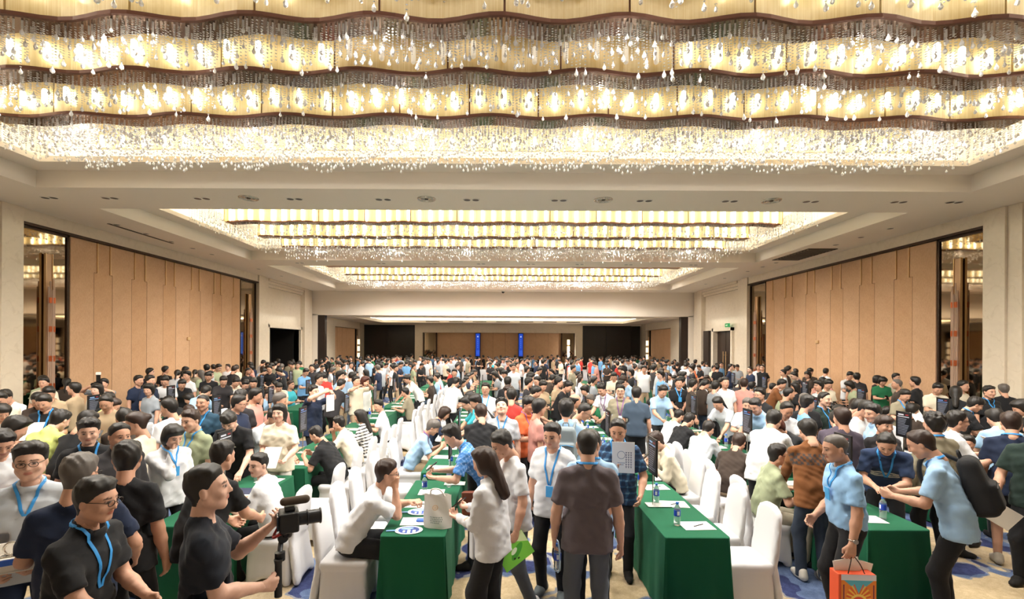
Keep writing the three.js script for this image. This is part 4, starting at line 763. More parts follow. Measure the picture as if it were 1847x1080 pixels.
function chair(x, z, turn, label, group) {
  const t = thing('banquet_chair', x, 0, z, turn, label, 'chair', group ? 'white chairs of the ' + group : 'white covered banquet chairs'), g = CHAIR[-z > 9 ? 1 : 0];
  add('seat', g.seat, SPANDEX, t); add('backrest', g.back, SPANDEX, t);
  chairSpots.push([x, z]);
}
const seatX = (c) => c.seat > 0 ? c.x[1] + (c.off || 0.36) : c.x[0] - (c.off || 0.36);
// sign stands, bottles, papers, fans
const boardTex = [0, 1, 2].map((k) => canvasTexture(128, 192, (c) => { c.fillStyle = '#14161c'; c.fillRect(0, 0, 128, 192); c.fillStyle = ['#7fa6d8', '#c7cbd8', '#6f8fd0'][k]; c.fillRect(18, 14, 50, 10); c.fillRect(12, 32, 104, 6); c.fillStyle = '#8e95a8'; for (let i = 0; i < 11; i++) c.fillRect(14, 50 + i * 12, 60 + ((i * 37 + k * 19) % 42), 4); c.fillStyle = '#9a3038'; c.fillRect(84, 14, 26, 8); }));
const BOARD = boardTex.map((t) => std(0xffffff, 0.35, { map: t })), PLATEM = std(0xcfd2d0, 0.35, { metalness: 0.6 });
const sBase = new RoundedBoxGeometry(0.26, 0.012, 0.14, 2, 0.005), sPole = merge([bar(V(0, 0, 0), V(0, 0.36, 0), 0.007, 8)]), sBoard = metreUV(new RoundedBoxGeometry(0.018, 0.4, 0.28, 2, 0.005).translate(0, 0.54, 0)), sFace = new THREE.PlaneGeometry(0.26, 0.38);
function signStand(x, z, k, label) {
  const t = thing('sign_stand', x, TABLEY, z, 0, label, 'sign', 'black sign boards on table poles');
  add('base', sBase, PLATEM, t).position.set(0.06, 0.006, 0); add('pole', sPole, M.chrome, t); const bd = add('board', sBoard, M.black, t);
  for (const s of [-1, 1]) { const f = add('board_face', sFace, BOARD[k % 3], bd); f.position.set(s * 0.0105, 0.54, 0); f.rotation.y = s * Math.PI / 2; }
}
const WATER = phys(0xf4fbff, 0.05, { transmission: 0.85, thickness: 0.03, ior: 1.33 }), BLUECAP = std(0x2f74d6, 0.45);
const labelTex = canvasTexture(128, 64, (c) => { c.fillStyle = '#1d3fae'; c.fillRect(0, 0, 128, 64); c.fillStyle = '#eef3ff'; c.fillRect(20, 10, 14, 42); c.fillRect(74, 10, 16, 42); c.fillStyle = '#4f86e8'; c.fillRect(0, 0, 128, 5); c.fillRect(100, 18, 20, 26); });
const LABELM = std(0xffffff, 0.4, { map: labelTex });
const bottleBody = new THREE.LatheGeometry([[0, 0], [0.028, 0], [0.031, 0.008], [0.0305, 0.05], [0.029, 0.055], [0.031, 0.06], [0.031, 0.155], [0.027, 0.175], [0.014, 0.197], [0.0125, 0.21], [0, 0.21]].map(([x, y]) => new THREE.Vector2(x, y)), 14), bottleCap = new THREE.CylinderGeometry(0.0145, 0.0145, 0.02, 12).translate(0, 0.215, 0), bottleLabel = new THREE.CylinderGeometry(0.0317, 0.0317, 0.06, 16, 1, true).translate(0, 0.122, 0);
function bottle(x, y, z, label) { const t = thing('water_bottle', x, y, z, rr(0, 6), label, 'bottle', 'blue-labelled water bottles'); const bb = add('bottle_body', bottleBody, WATER, t); add('cap', bottleCap, BLUECAP, t); add('label', bottleLabel, LABELM, bb); return t; }
const PAPERM = std(0xf3f1ec, 0.8), PENM = std(0x17171a, 0.4), sheetGeo = new THREE.BoxGeometry(0.297, 0.002, 0.21), penGeo = merge([bar(V(-0.065, 0, 0), V(0.06, 0, 0), 0.0045, 6), new THREE.ConeGeometry(0.0045, 0.014, 6).rotateZ(-Math.PI / 2).translate(0.067, 0, 0)]);
function sheet(x, z, turn, label, y = TABLEY + 0.002) { const m = add('paper_sheet', sheetGeo, PAPERM); m.position.set(x, y, z); m.rotation.y = turn; return tag(m, label, 'paper', 'white sheets on the tables'); }
function pen(x, z, turn, label) { const m = add('pen', penGeo, PENM); m.position.set(x, TABLEY + 0.0075, z); m.rotation.y = turn; return tag(m, label, 'pen', 'pens on the papers'); }
for (const t of tables) {
  const { key, k, x, z, c } = t, near = z + LEN / 2, inner = c.seat, nm = c.name;
  if ('abcd'.includes(key) && !(key === 'b' && k === 0) ) for (let q = 0; q < 3; q++) {
    if (k > 5) break;
    const zz = near - 0.28 - q * 0.62, w = ['near end', 'middle', 'far end'][q] + ' of the ' + NTH[k] + ' table, ' + nm;
    if (rnd() < 0.9) sheet(x + inner * 0.1, zz, rr(-0.12, 0.12), 'white paper at the ' + w);
    if (k < 4 && (key === 'c' || q !== 1)) bottle(x - inner * 0.08, TABLEY, zz - 0.02, 'water bottle at the ' + w);
    if (key === 'c' && k < 2) pen(x + inner * 0.12, zz, 0.5, 'black pen at the ' + w);
  }
  const skip = key === 'b' && k === 0;
  if (!skip && k < 6) signStand(x - inner * 0.14, near - (key === 'c' && k === 0 ? 0.86 : 0.95), k + key.charCodeAt(0), 'black sign board on a pole, ' + NTH[k] + ' table, ' + nm);
}
// the tote table at the front of the second row has its own things
{
  const x = -0.815, n = -4.3;
  sheet(x - 0.03, n - 0.36, 0.05, 'white sheet with the small blue print beside the tote bag'); sheet(x - 0.08, n - 0.85, -0.04, 'white sheet with pen in front of the man in white T-shirt and glasses'); sheet(x - 0.02, n - 1.28, 0.02, 'blank white sheet at the far end of the tote bag table');
  pen(x - 0.1, n - 0.83, 0.3, 'black pen on the sheet in front of the man resting his chin');
  bottle(x + 0.13, TABLEY, n - 0.42, 'water bottle standing just beside the white tote bag'); bottle(x - 0.09, TABLEY, n - 1.2, 'water bottle behind the fist of the man in white T-shirt'); bottle(x + 0.16, TABLEY, n - 1.5, 'water bottle at the foot of the sign pole by the checked shirt');
  signStand(x + 0.16, n - 1.62, 1, 'tall black sign board in front of the man in blue checked shirt');
  const fanTex = canvasTexture(128, 64, (c) => { c.fillStyle = '#e9eef6'; c.fillRect(0, 0, 128, 64); c.fillStyle = '#27479c'; c.beginPath(); c.ellipse(64, 32, 52, 24, 0, 0, 7); c.fill(); c.fillStyle = '#8fb2e6'; c.beginPath(); c.ellipse(40, 36, 18, 14, 0.4, 0, 7); c.fill(); c.fillStyle = '#f4f6fb'; c.fillRect(66, 16, 40, 7); c.fillRect(60, 28, 50, 7); c.fillRect(70, 40, 30, 5); });
  [[x - 0.06, n - 0.13, 'oval blue paper fan at the near edge of the tote bag table'], [x - 0.04, n - 0.62, 'oval blue paper fan behind the near one on the tote bag table']].forEach(([fx, fz, label]) => {
    const t = thing('paper_fan', fx, TABLEY, fz, 0.1, label, 'fan', 'oval paper fans'); const d = new THREE.CylinderGeometry(1, 1, 0.004, 28); d.scale(0.13, 1, 0.1); d.translate(0, 0.004, 0); add('fan_disc', d, std(0xffffff, 0.5, { map: fanTex }), t); const h = add('handle', boxG(-0.21, -0.12, 0.001, 0.008, -0.014, 0.014, 0.003), std(0x7fb0e0, 0.5), t);
  });
  const bp = add('blue_print', boxG(-0.05, 0.05, 0, 0.02, -0.03, 0.03, 0.008), std(0x3f6fd8, 0.5)); bp.position.set(x + 0.02, TABLEY + 0.004, n - 0.36); tag(bp, 'small blue packet lying on the sheet beside the tote bag', 'packet');
  // tote bag
  const t = thing('tote_bag', x + 0.2, TABLEY, n - 0.22, -0.1, 'white plastic tote bag with green printed lines standing on the table', 'bag');
  const tex = canvasTexture(256, 320, (c) => { c.fillStyle = '#eceae6'; c.fillRect(0, 0, 256, 320); c.strokeStyle = '#e8c7a4'; c.lineWidth = 7; c.beginPath(); c.arc(110, 120, 22, 0, 7); c.stroke(); c.fillStyle = '#f0d9c0'; c.beginPath(); c.arc(110, 120, 12, 0, 7); c.fill(); c.fillStyle = '#3f5d5c'; for (let r = 0; r < 4; r++) for (let i = 0; i < 8 - (r === 3 ? 2 : 0); i++) { const bx = 66 + i * 14 + (r % 2) * 5, by = 206 + r * 18; c.fillRect(bx, by, 9, 2); c.fillRect(bx + 3, by, 2, 10); c.fillRect(bx, by + 5, 9, 2); c.fillRect(bx + (i % 3) * 2, by + 8, 6, 2); } });
  const pos = [], uv = [], idx = [], NX = 14, NY = 10; for (const s of [1, -1]) for (let j = 0; j <= NY; j++) for (let i = 0; i <= NX; i++) { const u = i / NX, v = j / NY, bulge = (1 - Math.pow(Math.abs(u * 2 - 1), 2.5)) * (0.05 * (1 - v * 0.7)) + 0.004; pos.push((u - 0.5) * (0.27 + 0.01 * Math.sin(v * 5)) * s, v * 0.31 + (v > 0.9 ? 0.01 * Math.sin(u * 7) : 0), s * (bulge + 0.006 * Math.sin(u * 9 + v * 7 + s))); uv.push(u, v); }
  for (let s = 0; s < 2; s++) for (let j = 0; j < NY; j++) for (let i = 0; i < NX; i++) { const a = s * (NX + 1) * (NY + 1) + j * (NX + 1) + i; idx.push(a, a + 1, a + NX + 1, a + 1, a + NX + 2, a + NX + 1); }
  const g = new THREE.BufferGeometry(); g.setAttribute('position', new THREE.Float32BufferAttribute(pos, 3)); g.setAttribute('uv', new THREE.Float32BufferAttribute(uv, 2)); g.setIndex(idx); g.computeVertexNormals();
  add('bag_body', g, phys(0xffffff, 0.55, { map: tex, side: THREE.DoubleSide }), t);
  add('handle', tube([V(-0.07, 0.3, 0.01), V(-0.06, 0.36, 0.02), V(0.02, 0.37, 0.03), V(0.07, 0.3, 0.01)], 0.008, 6), M.white, t);
}
// papers and folders piled on the row a table
{
  const x = -3.07, z = -5.15; for (let k = 0; k < 5; k++) sheet(x - 0.05 + rr(-0.03, 0.03), z - 0.1 + rr(-0.03, 0.03), rr(-0.3, 0.3), ['lowest', 'second', 'third', 'fourth', 'topmost'][k] + ' white sheet of the loose pile before the camera-facing sitter', TABLEY + 0.004 + k * 0.004);
  const f = add('document_folder', boxG(-0.15, 0.15, 0, 0.012, -0.11, 0.11, 0.004), std(0x2a3350, 0.5)); f.position.set(x + 0.06, TABLEY, z - 0.42); tag(f, 'dark navy folder on the table of the seated man looking up', 'folder');
}
// white-covered tables of the far bay
[[-5.2, -33.2], [-3.2, -33.2], [-1.2, -33.4], [0.8, -33.4], [4.4, -33.8], [6.4, -33.8]].forEach(([x, z], i) => { const t = thing('draped_table', x, 0, z, Math.PI / 2, 'white-clothed table of the far bay, ' + NTH[i] + ' from the doorway side', 'table', 'white tables of the far bay'); add('tablecloth', CLOTHS[i % 3], SPANDEX, t); });
// ------------------------------------------------------------------ who stands and sits where: pixel of the hair top, pose, way they face (0 = the camera, 90 = towards +x, 180 = away)
const K = { blk: 0x17181c, ink: 0x141a26, navy: 0x1c2842, teal: 0x2a4a60, wht: 0xd9dbe0, cream: 0xd9d0bc, grey: 0x8f959c, lgrey: 0xb9c0c8, dgrey: 0x4d4a50, char: 0x2e2c2f, blue: 0x6fa3d4, lblue: 0x9dbfe0, sky: 0x8fb8e0, tan: 0xa99478, khaki: 0x8d8672, sage: 0x99a284, lime: 0xc3cf78, orange: 0xd2693c, brown: 0x7a4a26, dbrown: 0x3a2f28, pink: 0xc98e84, red: 0xb5362f, green: 0x1f6b45, dgreen: 0x1d2f2a, tealb: 0x35a3b4, jean: 0x3d4c5e, gjean: 0x5a6068, plum: 0x4a4250, mauve: 0x625a60 };
const S = [];
const p = (px, py, pose, yaw, tc, o, label) => S.push({ px, py, pose, yaw, tc: K[tc], label, ...o });
const check = (base, line, n, line2) => (x, y, z) => { const a = (Math.abs(((x + z) / n) % 1) < 0.24), b = (Math.abs((y / n + 10) % 1) < 0.24); return a && b ? line2 : a || b ? line : base; };
const PLAIDB = check([0.05, 0.2, 0.55], [0.16, 0.36, 0.75], 0.045, [0.5, 0.65, 0.9]), PLAIDN = check([0.012, 0.03, 0.075], [0.03, 0.09, 0.2], 0.07, [0.15, 0.3, 0.45]);
const STRIPE = (x, y) => ((y / 0.055 + 10) % 1) < 0.42 ? [0.03, 0.03, 0.035] : [0.75, 0.73, 0.7];
const PINST = (x, y, z) => (((x + z) / 0.024 + 40) % 1) < 0.4 ? [0.55, 0.6, 0.7] : [0.24, 0.29, 0.42];
const YOKE = (x, y, z) => (y > 0.3 && z < 0.02 && Math.sin(x * 130) * Math.sin(y * 110 + 1) > -0.1 && y < 0.42) ? [0.06, 0.05, 0.05] : [0.2, 0.075, 0.022];
const BANDS = (x, y) => { const b = (y - 0.2) / 0.1; return b > 0 && b < 1 && (b * 3 % 1) < 0.55 ? [0.62, 0.56, 0.5] : [0.02, 0.04, 0.1]; };
const FLORAL = (x, y, z) => Math.sin(x * 90 + Math.sin(y * 40) * 2) * Math.sin(y * 80) * Math.cos(z * 70) > 0.35 ? [0.4, 0.35, 0.42] : [0.05, 0.05, 0.1];
// --- front group by the camera crew
p(369, 838, { base: 'stand', rh: [-0.02, 1.03, 0.27], lh: [0.12, 1.3, 0.3], rp: 'in', lp: 'up', rg: 0.9, lg: 0.7, hp: -4, hy: -6 }, 118, 'ink', { lod: 0, h: 1.05, hair: 'fade', low: 1, skin: 3 }, 'young cameraman in plain dark T-shirt steering a video camera on a gimbal');
p(183, 852, { base: 'stand', rh: [-0.2, 1.02, 0.4], lh: [0.1, 1.0, 0.3], rp: 'up', rg: 0.9, lean: 8, hp: 6 }, 92, 'blk', { lod: 0, top: 'polo', L: 1, badge: 0, G: 1, low: 1, h: 1.01, bc: 0x202226 }, 'man in black polo and glasses with phone in hand, blue lanyard round neck');
p(161, 817, { base: 'looking', hp: 10, rh: [-0.3, 0.95, 0.2], lh: [0.2, 1.0, 0.3] }, -140, 'navy', { lod: 0, G: 1, hc: 'grey', low: 1, h: 1.03 }, 'greying man in slate navy T-shirt seen from behind, between two black shirts');
p(244, 795, { base: 'stand', hy: 20, hp: 8 }, -172, 'blk', { lod: 0, low: 1, h: 1.02, skin: 2 }, 'broad man in black T-shirt seen squarely from behind');
p(55, 799, { base: 'clasp', hy: 5, hp: 2, rh: [-0.1, 1.0, 0.3], lh: [0.12, 1.02, 0.3] }, 32, 'lgrey', { lod: 0, top: 'shirt', L: 3, badge: 0, G: 1, low: 1, h: 1.03, bc: K.navy, hair: 'tall', skin: 1 }, 'smiling man in glasses and pale grey shirt with blue lanyard at blue counter');
p(6, 778, 'phone', 55, 'wht', { lod: 0, low: 1, h: 1.0 }, 'man in white cut by the frame edge above the smiling man');
p(167, 756, { base: 'stand', hp: 12 }, 38, 'blk', { lod: 0, top: 'polo', L: 1, badge: 0, h: 1.0, low: 1, hair: 'tall', skin: 1, fat: 0.02 }, 'round-faced man in black polo looking down past the phone');
p(249, 756, { base: 'onephone', hp: 8 }, 62, 'char', { lod: 0, top: 'jacket', low: 1, hair: 'recede', skin: 2 }, 'older man in dark jacket with receding hair and white phone');
p(295, 770, { base: 'chin', hp: 24, hy: 5 }, 60, 'wht', { lod: 0, top: 'long', hair: 'bob', L: 3, low: 1, h: 0.95, skin: 3 }, 'woman with dark bob and fringe holding her hand to her mouth');
p(328, 741, { base: 'stand', hp: 14 }, -12, 'sage', { lod: 0, top: 'polo', L: 3, low: 1, hair: 'short', hc: 'brown', fat: 0.02, skin: 1 }, 'man in sage green polo with blue lanyard facing the camera');
p(438, 747, { base: 'lean', lean: 24, hp: 34, rh: [-0.22, 0.86, 0.4], lh: [0.2, 0.9, 0.36] }, 8, 'blk', { lod: 0, low: 1, hair: 'fringe', skin: 3, print: [0xe8e8e8, 0.06] }, 'young man in black T-shirt with small white print bowing his head');
p(383, 796, { base: 'leansoft', hp: 6 }, 165, 'blk', { lod: 0, low: 1, hair: 'fade', bc: K.navy }, 'man in black with shaved nape behind the cameraman');
p(42, 753, 'leansoft', 150, 'dbrown', { hair: 'curly', h: 1.0 }, 'bushy-haired man in brown seen from behind above the smiling man');
p(120, 740, 'lean', 176, 'lime', { top: 'polo', lod: 0, low: 1, h: 1.04, skin: 1 }, 'man in lime yellow polo seen from behind, leaning over a table');
p(209, 738, 'leansoft', -140, 'dbrown', { top: 'jacket', hair: 'recede', skin: 2 }, 'balding man in dark jacket with backpack facing away');
p(205, 719, 'lean', 120, 'lime', { hc: 'brown', top: 'polo' }, 'brown-haired man in pale yellow-green top bending over');
p(283, 747, 'standlook', -80, 'cream', { hair: 'bun', hc: 'brown' }, 'woman in cream with tied-back hair next to the bob-haired woman');
p(302, 719, 'standlook', -110, 'wht', {}, 'dark-haired man in white shirt in profile behind the sage polo');
p(234, 714, 'phone', 20, 'tan', { hair: 'recede', skin: 2 }, 'ruddy balding man looking down beside the lime top');
p(246, 692, 'standlook', -20, 'grey', { hair: 'bob', h: 0.96 }, 'woman in grey with dark bob standing by a sign board at the panels');
p(6, 707, 'phone', 30, 'cream', {}, 'man in cream looking down at the frame edge by the pilaster');
p(58, 710, 'leansoft', 30, 'dbrown', { top: 'jacket' }, 'man in dark brown jacket over white shirt looking down');
p(98, 711, 'paper', 20, 'blk', { top: 'polo', L: 1, badge: 0 }, 'man in black polo with blue lanyard holding papers under the mirror');
p(79, 680, 'stand', 20, 'cream', {}, 'man facing the camera right in front of the mirror lamp');
p(76, 701, 'leansoft', 10, 'wht', {}, 'man in white bowing his dark head under the mirror');
p(108, 696, 'phone', 30, 'tan', {}, 'man in tan looking down at the mirror edge');
p(126, 697, 'stand', 0, 'cream', { hair: 'long', h: 0.96, skin: 3 }, 'long-haired woman in cream facing the camera by the mirror');
p(161, 690, { base: 'photo', rh: [-0.14, 1.35, 0.36], lh: [0.12, 1.36, 0.36] }, -75, 'tan', {}, 'man in tan holding up a tablet with blue screen');
p(187, 682, 'photo', 10, 'grey', { hair: 'bun', h: 0.98 }, 'photographer with tied hair raising a camera with flash');
p(181, 711, 'leansoft', 25, 'blk', { L: 1, badge: 0 }, 'man in black T-shirt with pale blue lanyard bending to a table by the panels');
p(8, 731, 'phone', 60, 'cream', { hair: 'bob', h: 0.94 }, 'bob-haired woman at the frame edge below the pilaster');
p(260, 677, 'stand', 80, 'navy', {}, 'man in navy in profile against the beige panels, first of two');
p(278, 676, 'stand', 85, 'navy', { h: 1.01 }, 'slightly taller man in navy in profile, second of two at the panels');
p(307, 679, 'phone', 20, 'wht', {}, 'man in white T-shirt reading his phone at the beige panels');
p(146, 740, 'leansoft', 170, 'blk', {}, 'black-haired head between the lime polo and the round-faced man');
// --- middle group on the doorway side
p(374, 710, 'stand', 2, 'teal', { lod: 0, low: 1, L: 3, card: 1, hair: 'buzz', fat: 0.015, skin: 2 }, 'stocky man in teal T-shirt with lanyard and white badge facing the camera');
p(376, 696, 'lean', 170, 'lblue', { top: 'shirt' }, 'man in light blue shirt bent over, directly behind the teal T-shirt');
p(428, 703, { base: 'stand', hy: -25 }, 178, 'char', { lod: 0, low: 1, h: 1.02 }, 'man in charcoal T-shirt seen from behind with head turned');
p(453, 710, 'standlook', 75, 'navy', { G: 1, top: 'shirt' }, 'man with glasses in dark checked shirt next to the charcoal T-shirt');
p(464, 700, 'standlook', 85, 'pink', { skin: 2 }, 'tanned man in dusty pink behind the bespectacled man');
p(496, 710, 'standlook', 70, 'pink', { hc: 'grey', top: 'shirt', skin: 2 }, 'grey-haired man in faded pink shirt behind the woman in cream');
p(483, 732, { base: 'paper', hp: 2, lean: 0, rh: [-0.12, 1.0, 0.28], lh: [0.2, 1.02, 0.3] }, 2, 'cream', { lod: 0, hair: 'long', h: 0.97, bc: 0xd8d4cc, skin: 3, low: 1 }, 'woman in cream T-shirt with shoulder-length hair holding papers beside a sign');
p(515, 736, 'lean', 70, 'lgrey', { hair: 'bun', h: 0.98 }, 'woman with tied hair stooping behind the woman in cream');
p(565, 694, { base: 'photo', rh: [-0.1, 1.62, 0.34], lh: [0.14, 1.58, 0.34] }, 70, 'navy', { lod: 0, low: 1, skin: 1 }, 'man in navy T-shirt lifting both arms to photograph a sheet');
p(512, 702, 'sit', 82, 'lblue', { seat: 'e', hair: 'pony', h: 0.97, top: 'shirt' }, 'seated woman in pale blue blouse at the green table behind');
p(335, 685, 'lean', 40, 'blk', {}, 'man in black T-shirt stretching over a table near the panels');
p(333, 667, 'stand', 160, 'blue', { top: 'polo', hair: 'buzz' }, 'man in mid-blue polo seen from behind at the panels');
p(354, 669, 'stand', -10, 'wht', { hair: 'tall' }, 'young man in white shirt facing the camera at the panels');
p(390, 672, 'phone', 20, 'blk', {}, 'man in black T-shirt looking down near the panel end');
p(404, 679, 'leansoft', 40, 'char', {}, 'man in charcoal looking down beside the cream T-shirt');
p(423, 682, 'lean', 60, 'cream', {}, 'man in cream T-shirt leaning towards a small sign');
p(462, 685, 'lean', 50, 'wht', {}, 'man in white T-shirt leaning behind the charcoal T-shirt');
p(476, 684, 'leansoft', 20, 'blk', {}, 'black-haired man in black under the marble pilaster');
p(500, 694, 'leandeep', 30, 'cream', {}, 'man in cream shirt bent so far that his back shows');
p(493, 659, 'clasp', 0, 'blk', { G: 1 }, 'man in black and glasses before the black doorway');
p(541, 659, 'stand', 0, 'cream', { h: 0.97 }, 'person in cream at the far jamb of the black doorway');
p(562, 657, 'stand', 10, 'char', { top: 'jacket' }, 'man in dark jacket by the door pilaster');
p(576, 675, 'stand', 80, 'wht', { top: 'shirt' }, 'man in white shirt in profile below the dark jamb');
p(554, 665, 'phone', 60, 'blue', {}, 'man in bright blue below the door pilaster');
p(581, 652, 'standlook', 60, 'lgrey', { top: 'shirt' }, 'man in light grey shirt by the dark jamb');
p(599, 656, 'stand', 120, 'blk', { hair: 'long', h: 0.95 }, 'long-haired woman in black by the far side panels');
p(619, 684, 'leansoft', 150, 'char', { fat: 0.03 }, 'heavy man in charcoal seen from behind, bending');
p(652, 678, { base: 'photo', rh: [-0.1, 1.5, 0.2] }, 60, 'cream', { bc: K.tan }, 'man in cream vest and khaki trousers shading his face');
p(674, 679, 'standlook', 60, 'navy', { pattern: FLORAL, hair: 'bob', hc: 'red', h: 0.97 }, 'red-haired woman in floral blouse facing sideways');
p(727, 677, 'lean', -60, 'navy', { pattern: PLAIDN }, 'man in dark plaid shirt leaning over a table, middle distance');
// --- seated on the doorway side of the aisle
p(524, 817, { base: 'sit', hy: 62, lean: 16, hp: 0, twist: 6, rh: [-0.16, 0.8, 0.46], lh: [0.16, 0.8, 0.44] }, -92, 'wht', { lod: 0, seat: 'a', low: 1, skin: 3, hair: 'fade', h: 0.99 }, 'seated man in white shirt turning his face to the camera');
p(569, 770, 'sitlean', -98, 'blk', { lod: 0, seat: 'a', low: 1, top: 'polo', hair: 'fade' }, 'seated man in black polo seen from behind, elbows on green table');
p(630, 750, { base: 'sitchin' }, -95, 'cream', { lod: 0, low: 1, seat: 'a', top: 'shirt', hair: 'fade' }, 'seated man in cream shirt leaning his head on his hand');
p(672, 739, 'sit', -95, 'wht', { seat: 'a', lod: 0, low: 1, hair: 'long', pattern: STRIPE, h: 0.97 }, 'seated woman in black and white striped top');
p(705, 721, { base: 'sit', hy: 50 }, -85, 'wht', { seat: 'a' }, 'seated young man in white T-shirt glancing back at the camera');
p(735, 699, 'sit', -95, 'khaki', { seat: 'a' }, 'seated man in khaki shirt farther up the same chair row');
p(669, 828, { base: 'sitchin', lean: 30, rh: [-0.04, 1.04, 0.42], lh: [0.16, 0.84, 0.55], hp: 0, hy: 8 }, 96, 'wht', { lod: 0, seat: 'b', bot: 'shorts', G: 1, hair: 'short', hc: 'brown', h: 1.06, fat: 0.02 }, 'seated man in white T-shirt, glasses and black shorts resting chin on hand');
p(759, 758, 'sitlean', 95, 'lblue', { lod: 0, seat: 'b', low: 1, bc: K.tan, hc: 'grey', hair: 'fringe', L: 2, badge: 0 }, 'seated man in pale blue T-shirt reading at the table edge');
p(784, 735, 'sitlean', 100, 'navy', { seat: 'b', hair: 'bob', hc: 'brown' }, 'seated woman in navy with long brown hair over her face');
p(759, 693, 'sit', 95, 'lgrey', { seat: 'b' }, 'seated man in light grey T-shirt leaning to the table, middle distance');
p(766, 684, 'sit', 100, 'blk', { seat: 'b' }, 'seated man in black before the white chair backs');
p(779, 679, 'sit', 90, 'cream', { seat: 'b' }, 'seated man in cream farther along the white chairs');
// --- the aisle
p(806, 769, { base: 'lean', lean: 36, hp: 22, rh: [-0.1, 1.04, 0.46], lh: [0.12, 1.02, 0.46], rp: 'up', lp: 'up', rg: 0.8, lg: 0.7 }, -88, 'blue', { lod: 0, pattern: PLAIDB, bc: K.ink, hair: 'tall', L: 1, badge: 0, skin: 1 }, 'man in blue checked shirt stooping over the table with his phone');
p(866, 807, { base: 'phone', hp: 18, rh: [-0.12, 1.12, 0.3], lh: [0.06, 1.08, 0.3] }, -118, 'wht', { lod: 0, top: 'long', hair: 'long', hc: 'brown', bot: 'wide', h: 0.95, skin: 3 }, 'woman in white blouse and wide black trousers with long brown ponytail');
p(938, 776, { base: 'chin', hp: 26, rh: [-0.02, 1.42, 0.16], lh: [0.28, 0.86, 0.12], lean: 8, rf: [-0.1, 0.085, 0.14], lf: [0.12, 0.1, -0.16] }, -62, 'wht', { lod: 0, bc: K.gjean, shoe: 0xe6e6e6, hair: 'short' }, 'man in white T-shirt and grey jeans covering his face, green brochure in hand');
p(900, 721, { base: 'stand', hp: -26, hr: 6 }, -8, 'lgrey', { lod: 0, low: 1, L: 3, badge: 0, skin: 3, hair: 'tall' }, 'young man in pale T-shirt tilting his head back to look up');
p(960, 715, { base: 'phone', hp: 12 }, 48, 'orange', { lod: 0, low: 1, top: 'polo', L: 2, badge: 0, hair: 'fringe', h: 1.0, skin: 2 }, 'man in orange polo standing in the middle of the aisle');
p(982, 769, { base: 'stand', hp: 12 }, -26, 'wht', { lod: 0, L: 1, bc: K.blk, shoe: 0x5d6468, hair: 'fade' }, 'man in white T-shirt with bright blue badge looking down in aisle');
p(1000, 768, 'standlook', -20, 'wht', { hair: 'pony', h: 0.95, skin: 3 }, 'young woman in white peeping out behind the blue-badged man');
p(1037, 769, { base: 'behind', hy: 10 }, 172, 'lblue', { lod: 0, top: 'shirt', bc: K.blk, hair: 'buzz', L: 1, badge: 0, shoe: 0x8a8f90 }, 'man in pale blue-grey shirt with cropped hair seen from behind');
p(1059, 770, { base: 'stand', rh: [-0.27, 0.8, 0.03], lh: [0.25, 0.86, 0.08], hp: 6 }, 176, 'mauve', { lod: 0, h: 1.05, bc: K.gjean, hair: 'buzz', L: 1, badge: 0, fat: 0.03, skin: 1 }, 'big man in dark mauve-grey T-shirt and grey jeans, back to the camera');
p(1114, 756, { base: 'onephone', rh: [0.02, 1.24, 0.34], lh: [0.24, 0.95, 0.2], hp: 20 }, -18, 'navy', { lod: 0, pattern: PLAIDN, hair: 'recede', L: 1, badge: 0, skin: 2, low: 1 }, 'balding man in navy plaid shirt reading a printed sheet');
p(1014, 717, 'stand', 172, 'lblue', { hair: 'curly', top: 'shirt', h: 1.02 }, 'curly-haired man wearing a grey and blue backpack');
p(1039, 709, 'standlook', 90, 'dbrown', { hair: 'bald', skin: 2 }, 'bald tanned man in dark brown in profile');
p(1041, 731, 'leansoft', 70, 'cream', { hair: 'buzz', G: 1 }, 'cropped-haired man with glasses stooping, just below the bald man');
p(1057, 689, 'leansoft', 60, 'blk', { hair: 'tall', print: [0x4fd08c, 0.16] }, 'young man in black T-shirt with green lettering leaning in');
p(1082, 693, 'leansoft', -50, 'wht', { lod: 0, low: 1, top: 'tucked', L: 2, hair: 'tall' }, 'young man in tucked white shirt and black trousers looking down');
p(1119, 693, { base: 'stand', hp: 6 }, -18, 'khaki', { lod: 0, low: 1, top: 'polo', G: 1, L: 2, fat: 0.015, skin: 1 }, 'man in khaki shirt and glasses standing among the white chairs');
p(822, 717, 'lean', -80, 'tealb', { G: 1 }, 'man in bright teal top and glasses leaning over a phone');
p(850, 712, 'leansoft', -80, 'lgrey', { hair: 'tall' }, 'man in pale grey beside the teal top');
p(835, 706, 'lean', -100, 'blk', {}, 'man in black behind the teal top');
p(874, 728, { base: 'leansoft', hy: 10 }, 178, 'blk', { lod: 0, low: 1, top: 'polo', hc: 'brown' }, 'man in black polo seen from behind beside the youth looking up');
p(874, 691, 'stand', -8, 'wht', { G: 1, L: 1 }, 'man in white shirt and glasses up the aisle');
p(897, 695, 'standlook', -40, 'dbrown', { hair: 'curly', hc: 'brown' }, 'brown-haired man just above the youth looking up');
p(912, 700, 'standlook', 150, 'red', {}, 'man in red behind the youth looking up');
p(830, 681, 'leansoft', 150, 'wht', { top: 'shirt' }, 'man in bright white shirt seen from behind, up the aisle');
p(820, 665, 'clasp', 0, 'blk', {}, 'man in black T-shirt standing alone where the white chairs end');
p(921, 679, 'stand', 178, 'blk', { fat: 0.02 }, 'man in black seen from behind in mid aisle');
p(952, 680, 'standlook', 80, 'char', {}, 'man in charcoal in profile facing the bespectacled one');
p(969, 679, 'standlook', -70, 'char', { G: 1 }, 'bespectacled man facing the charcoal one');
p(986, 687, 'phone', 30, 'tan', {}, 'man in tan looking down beyond the orange polo');
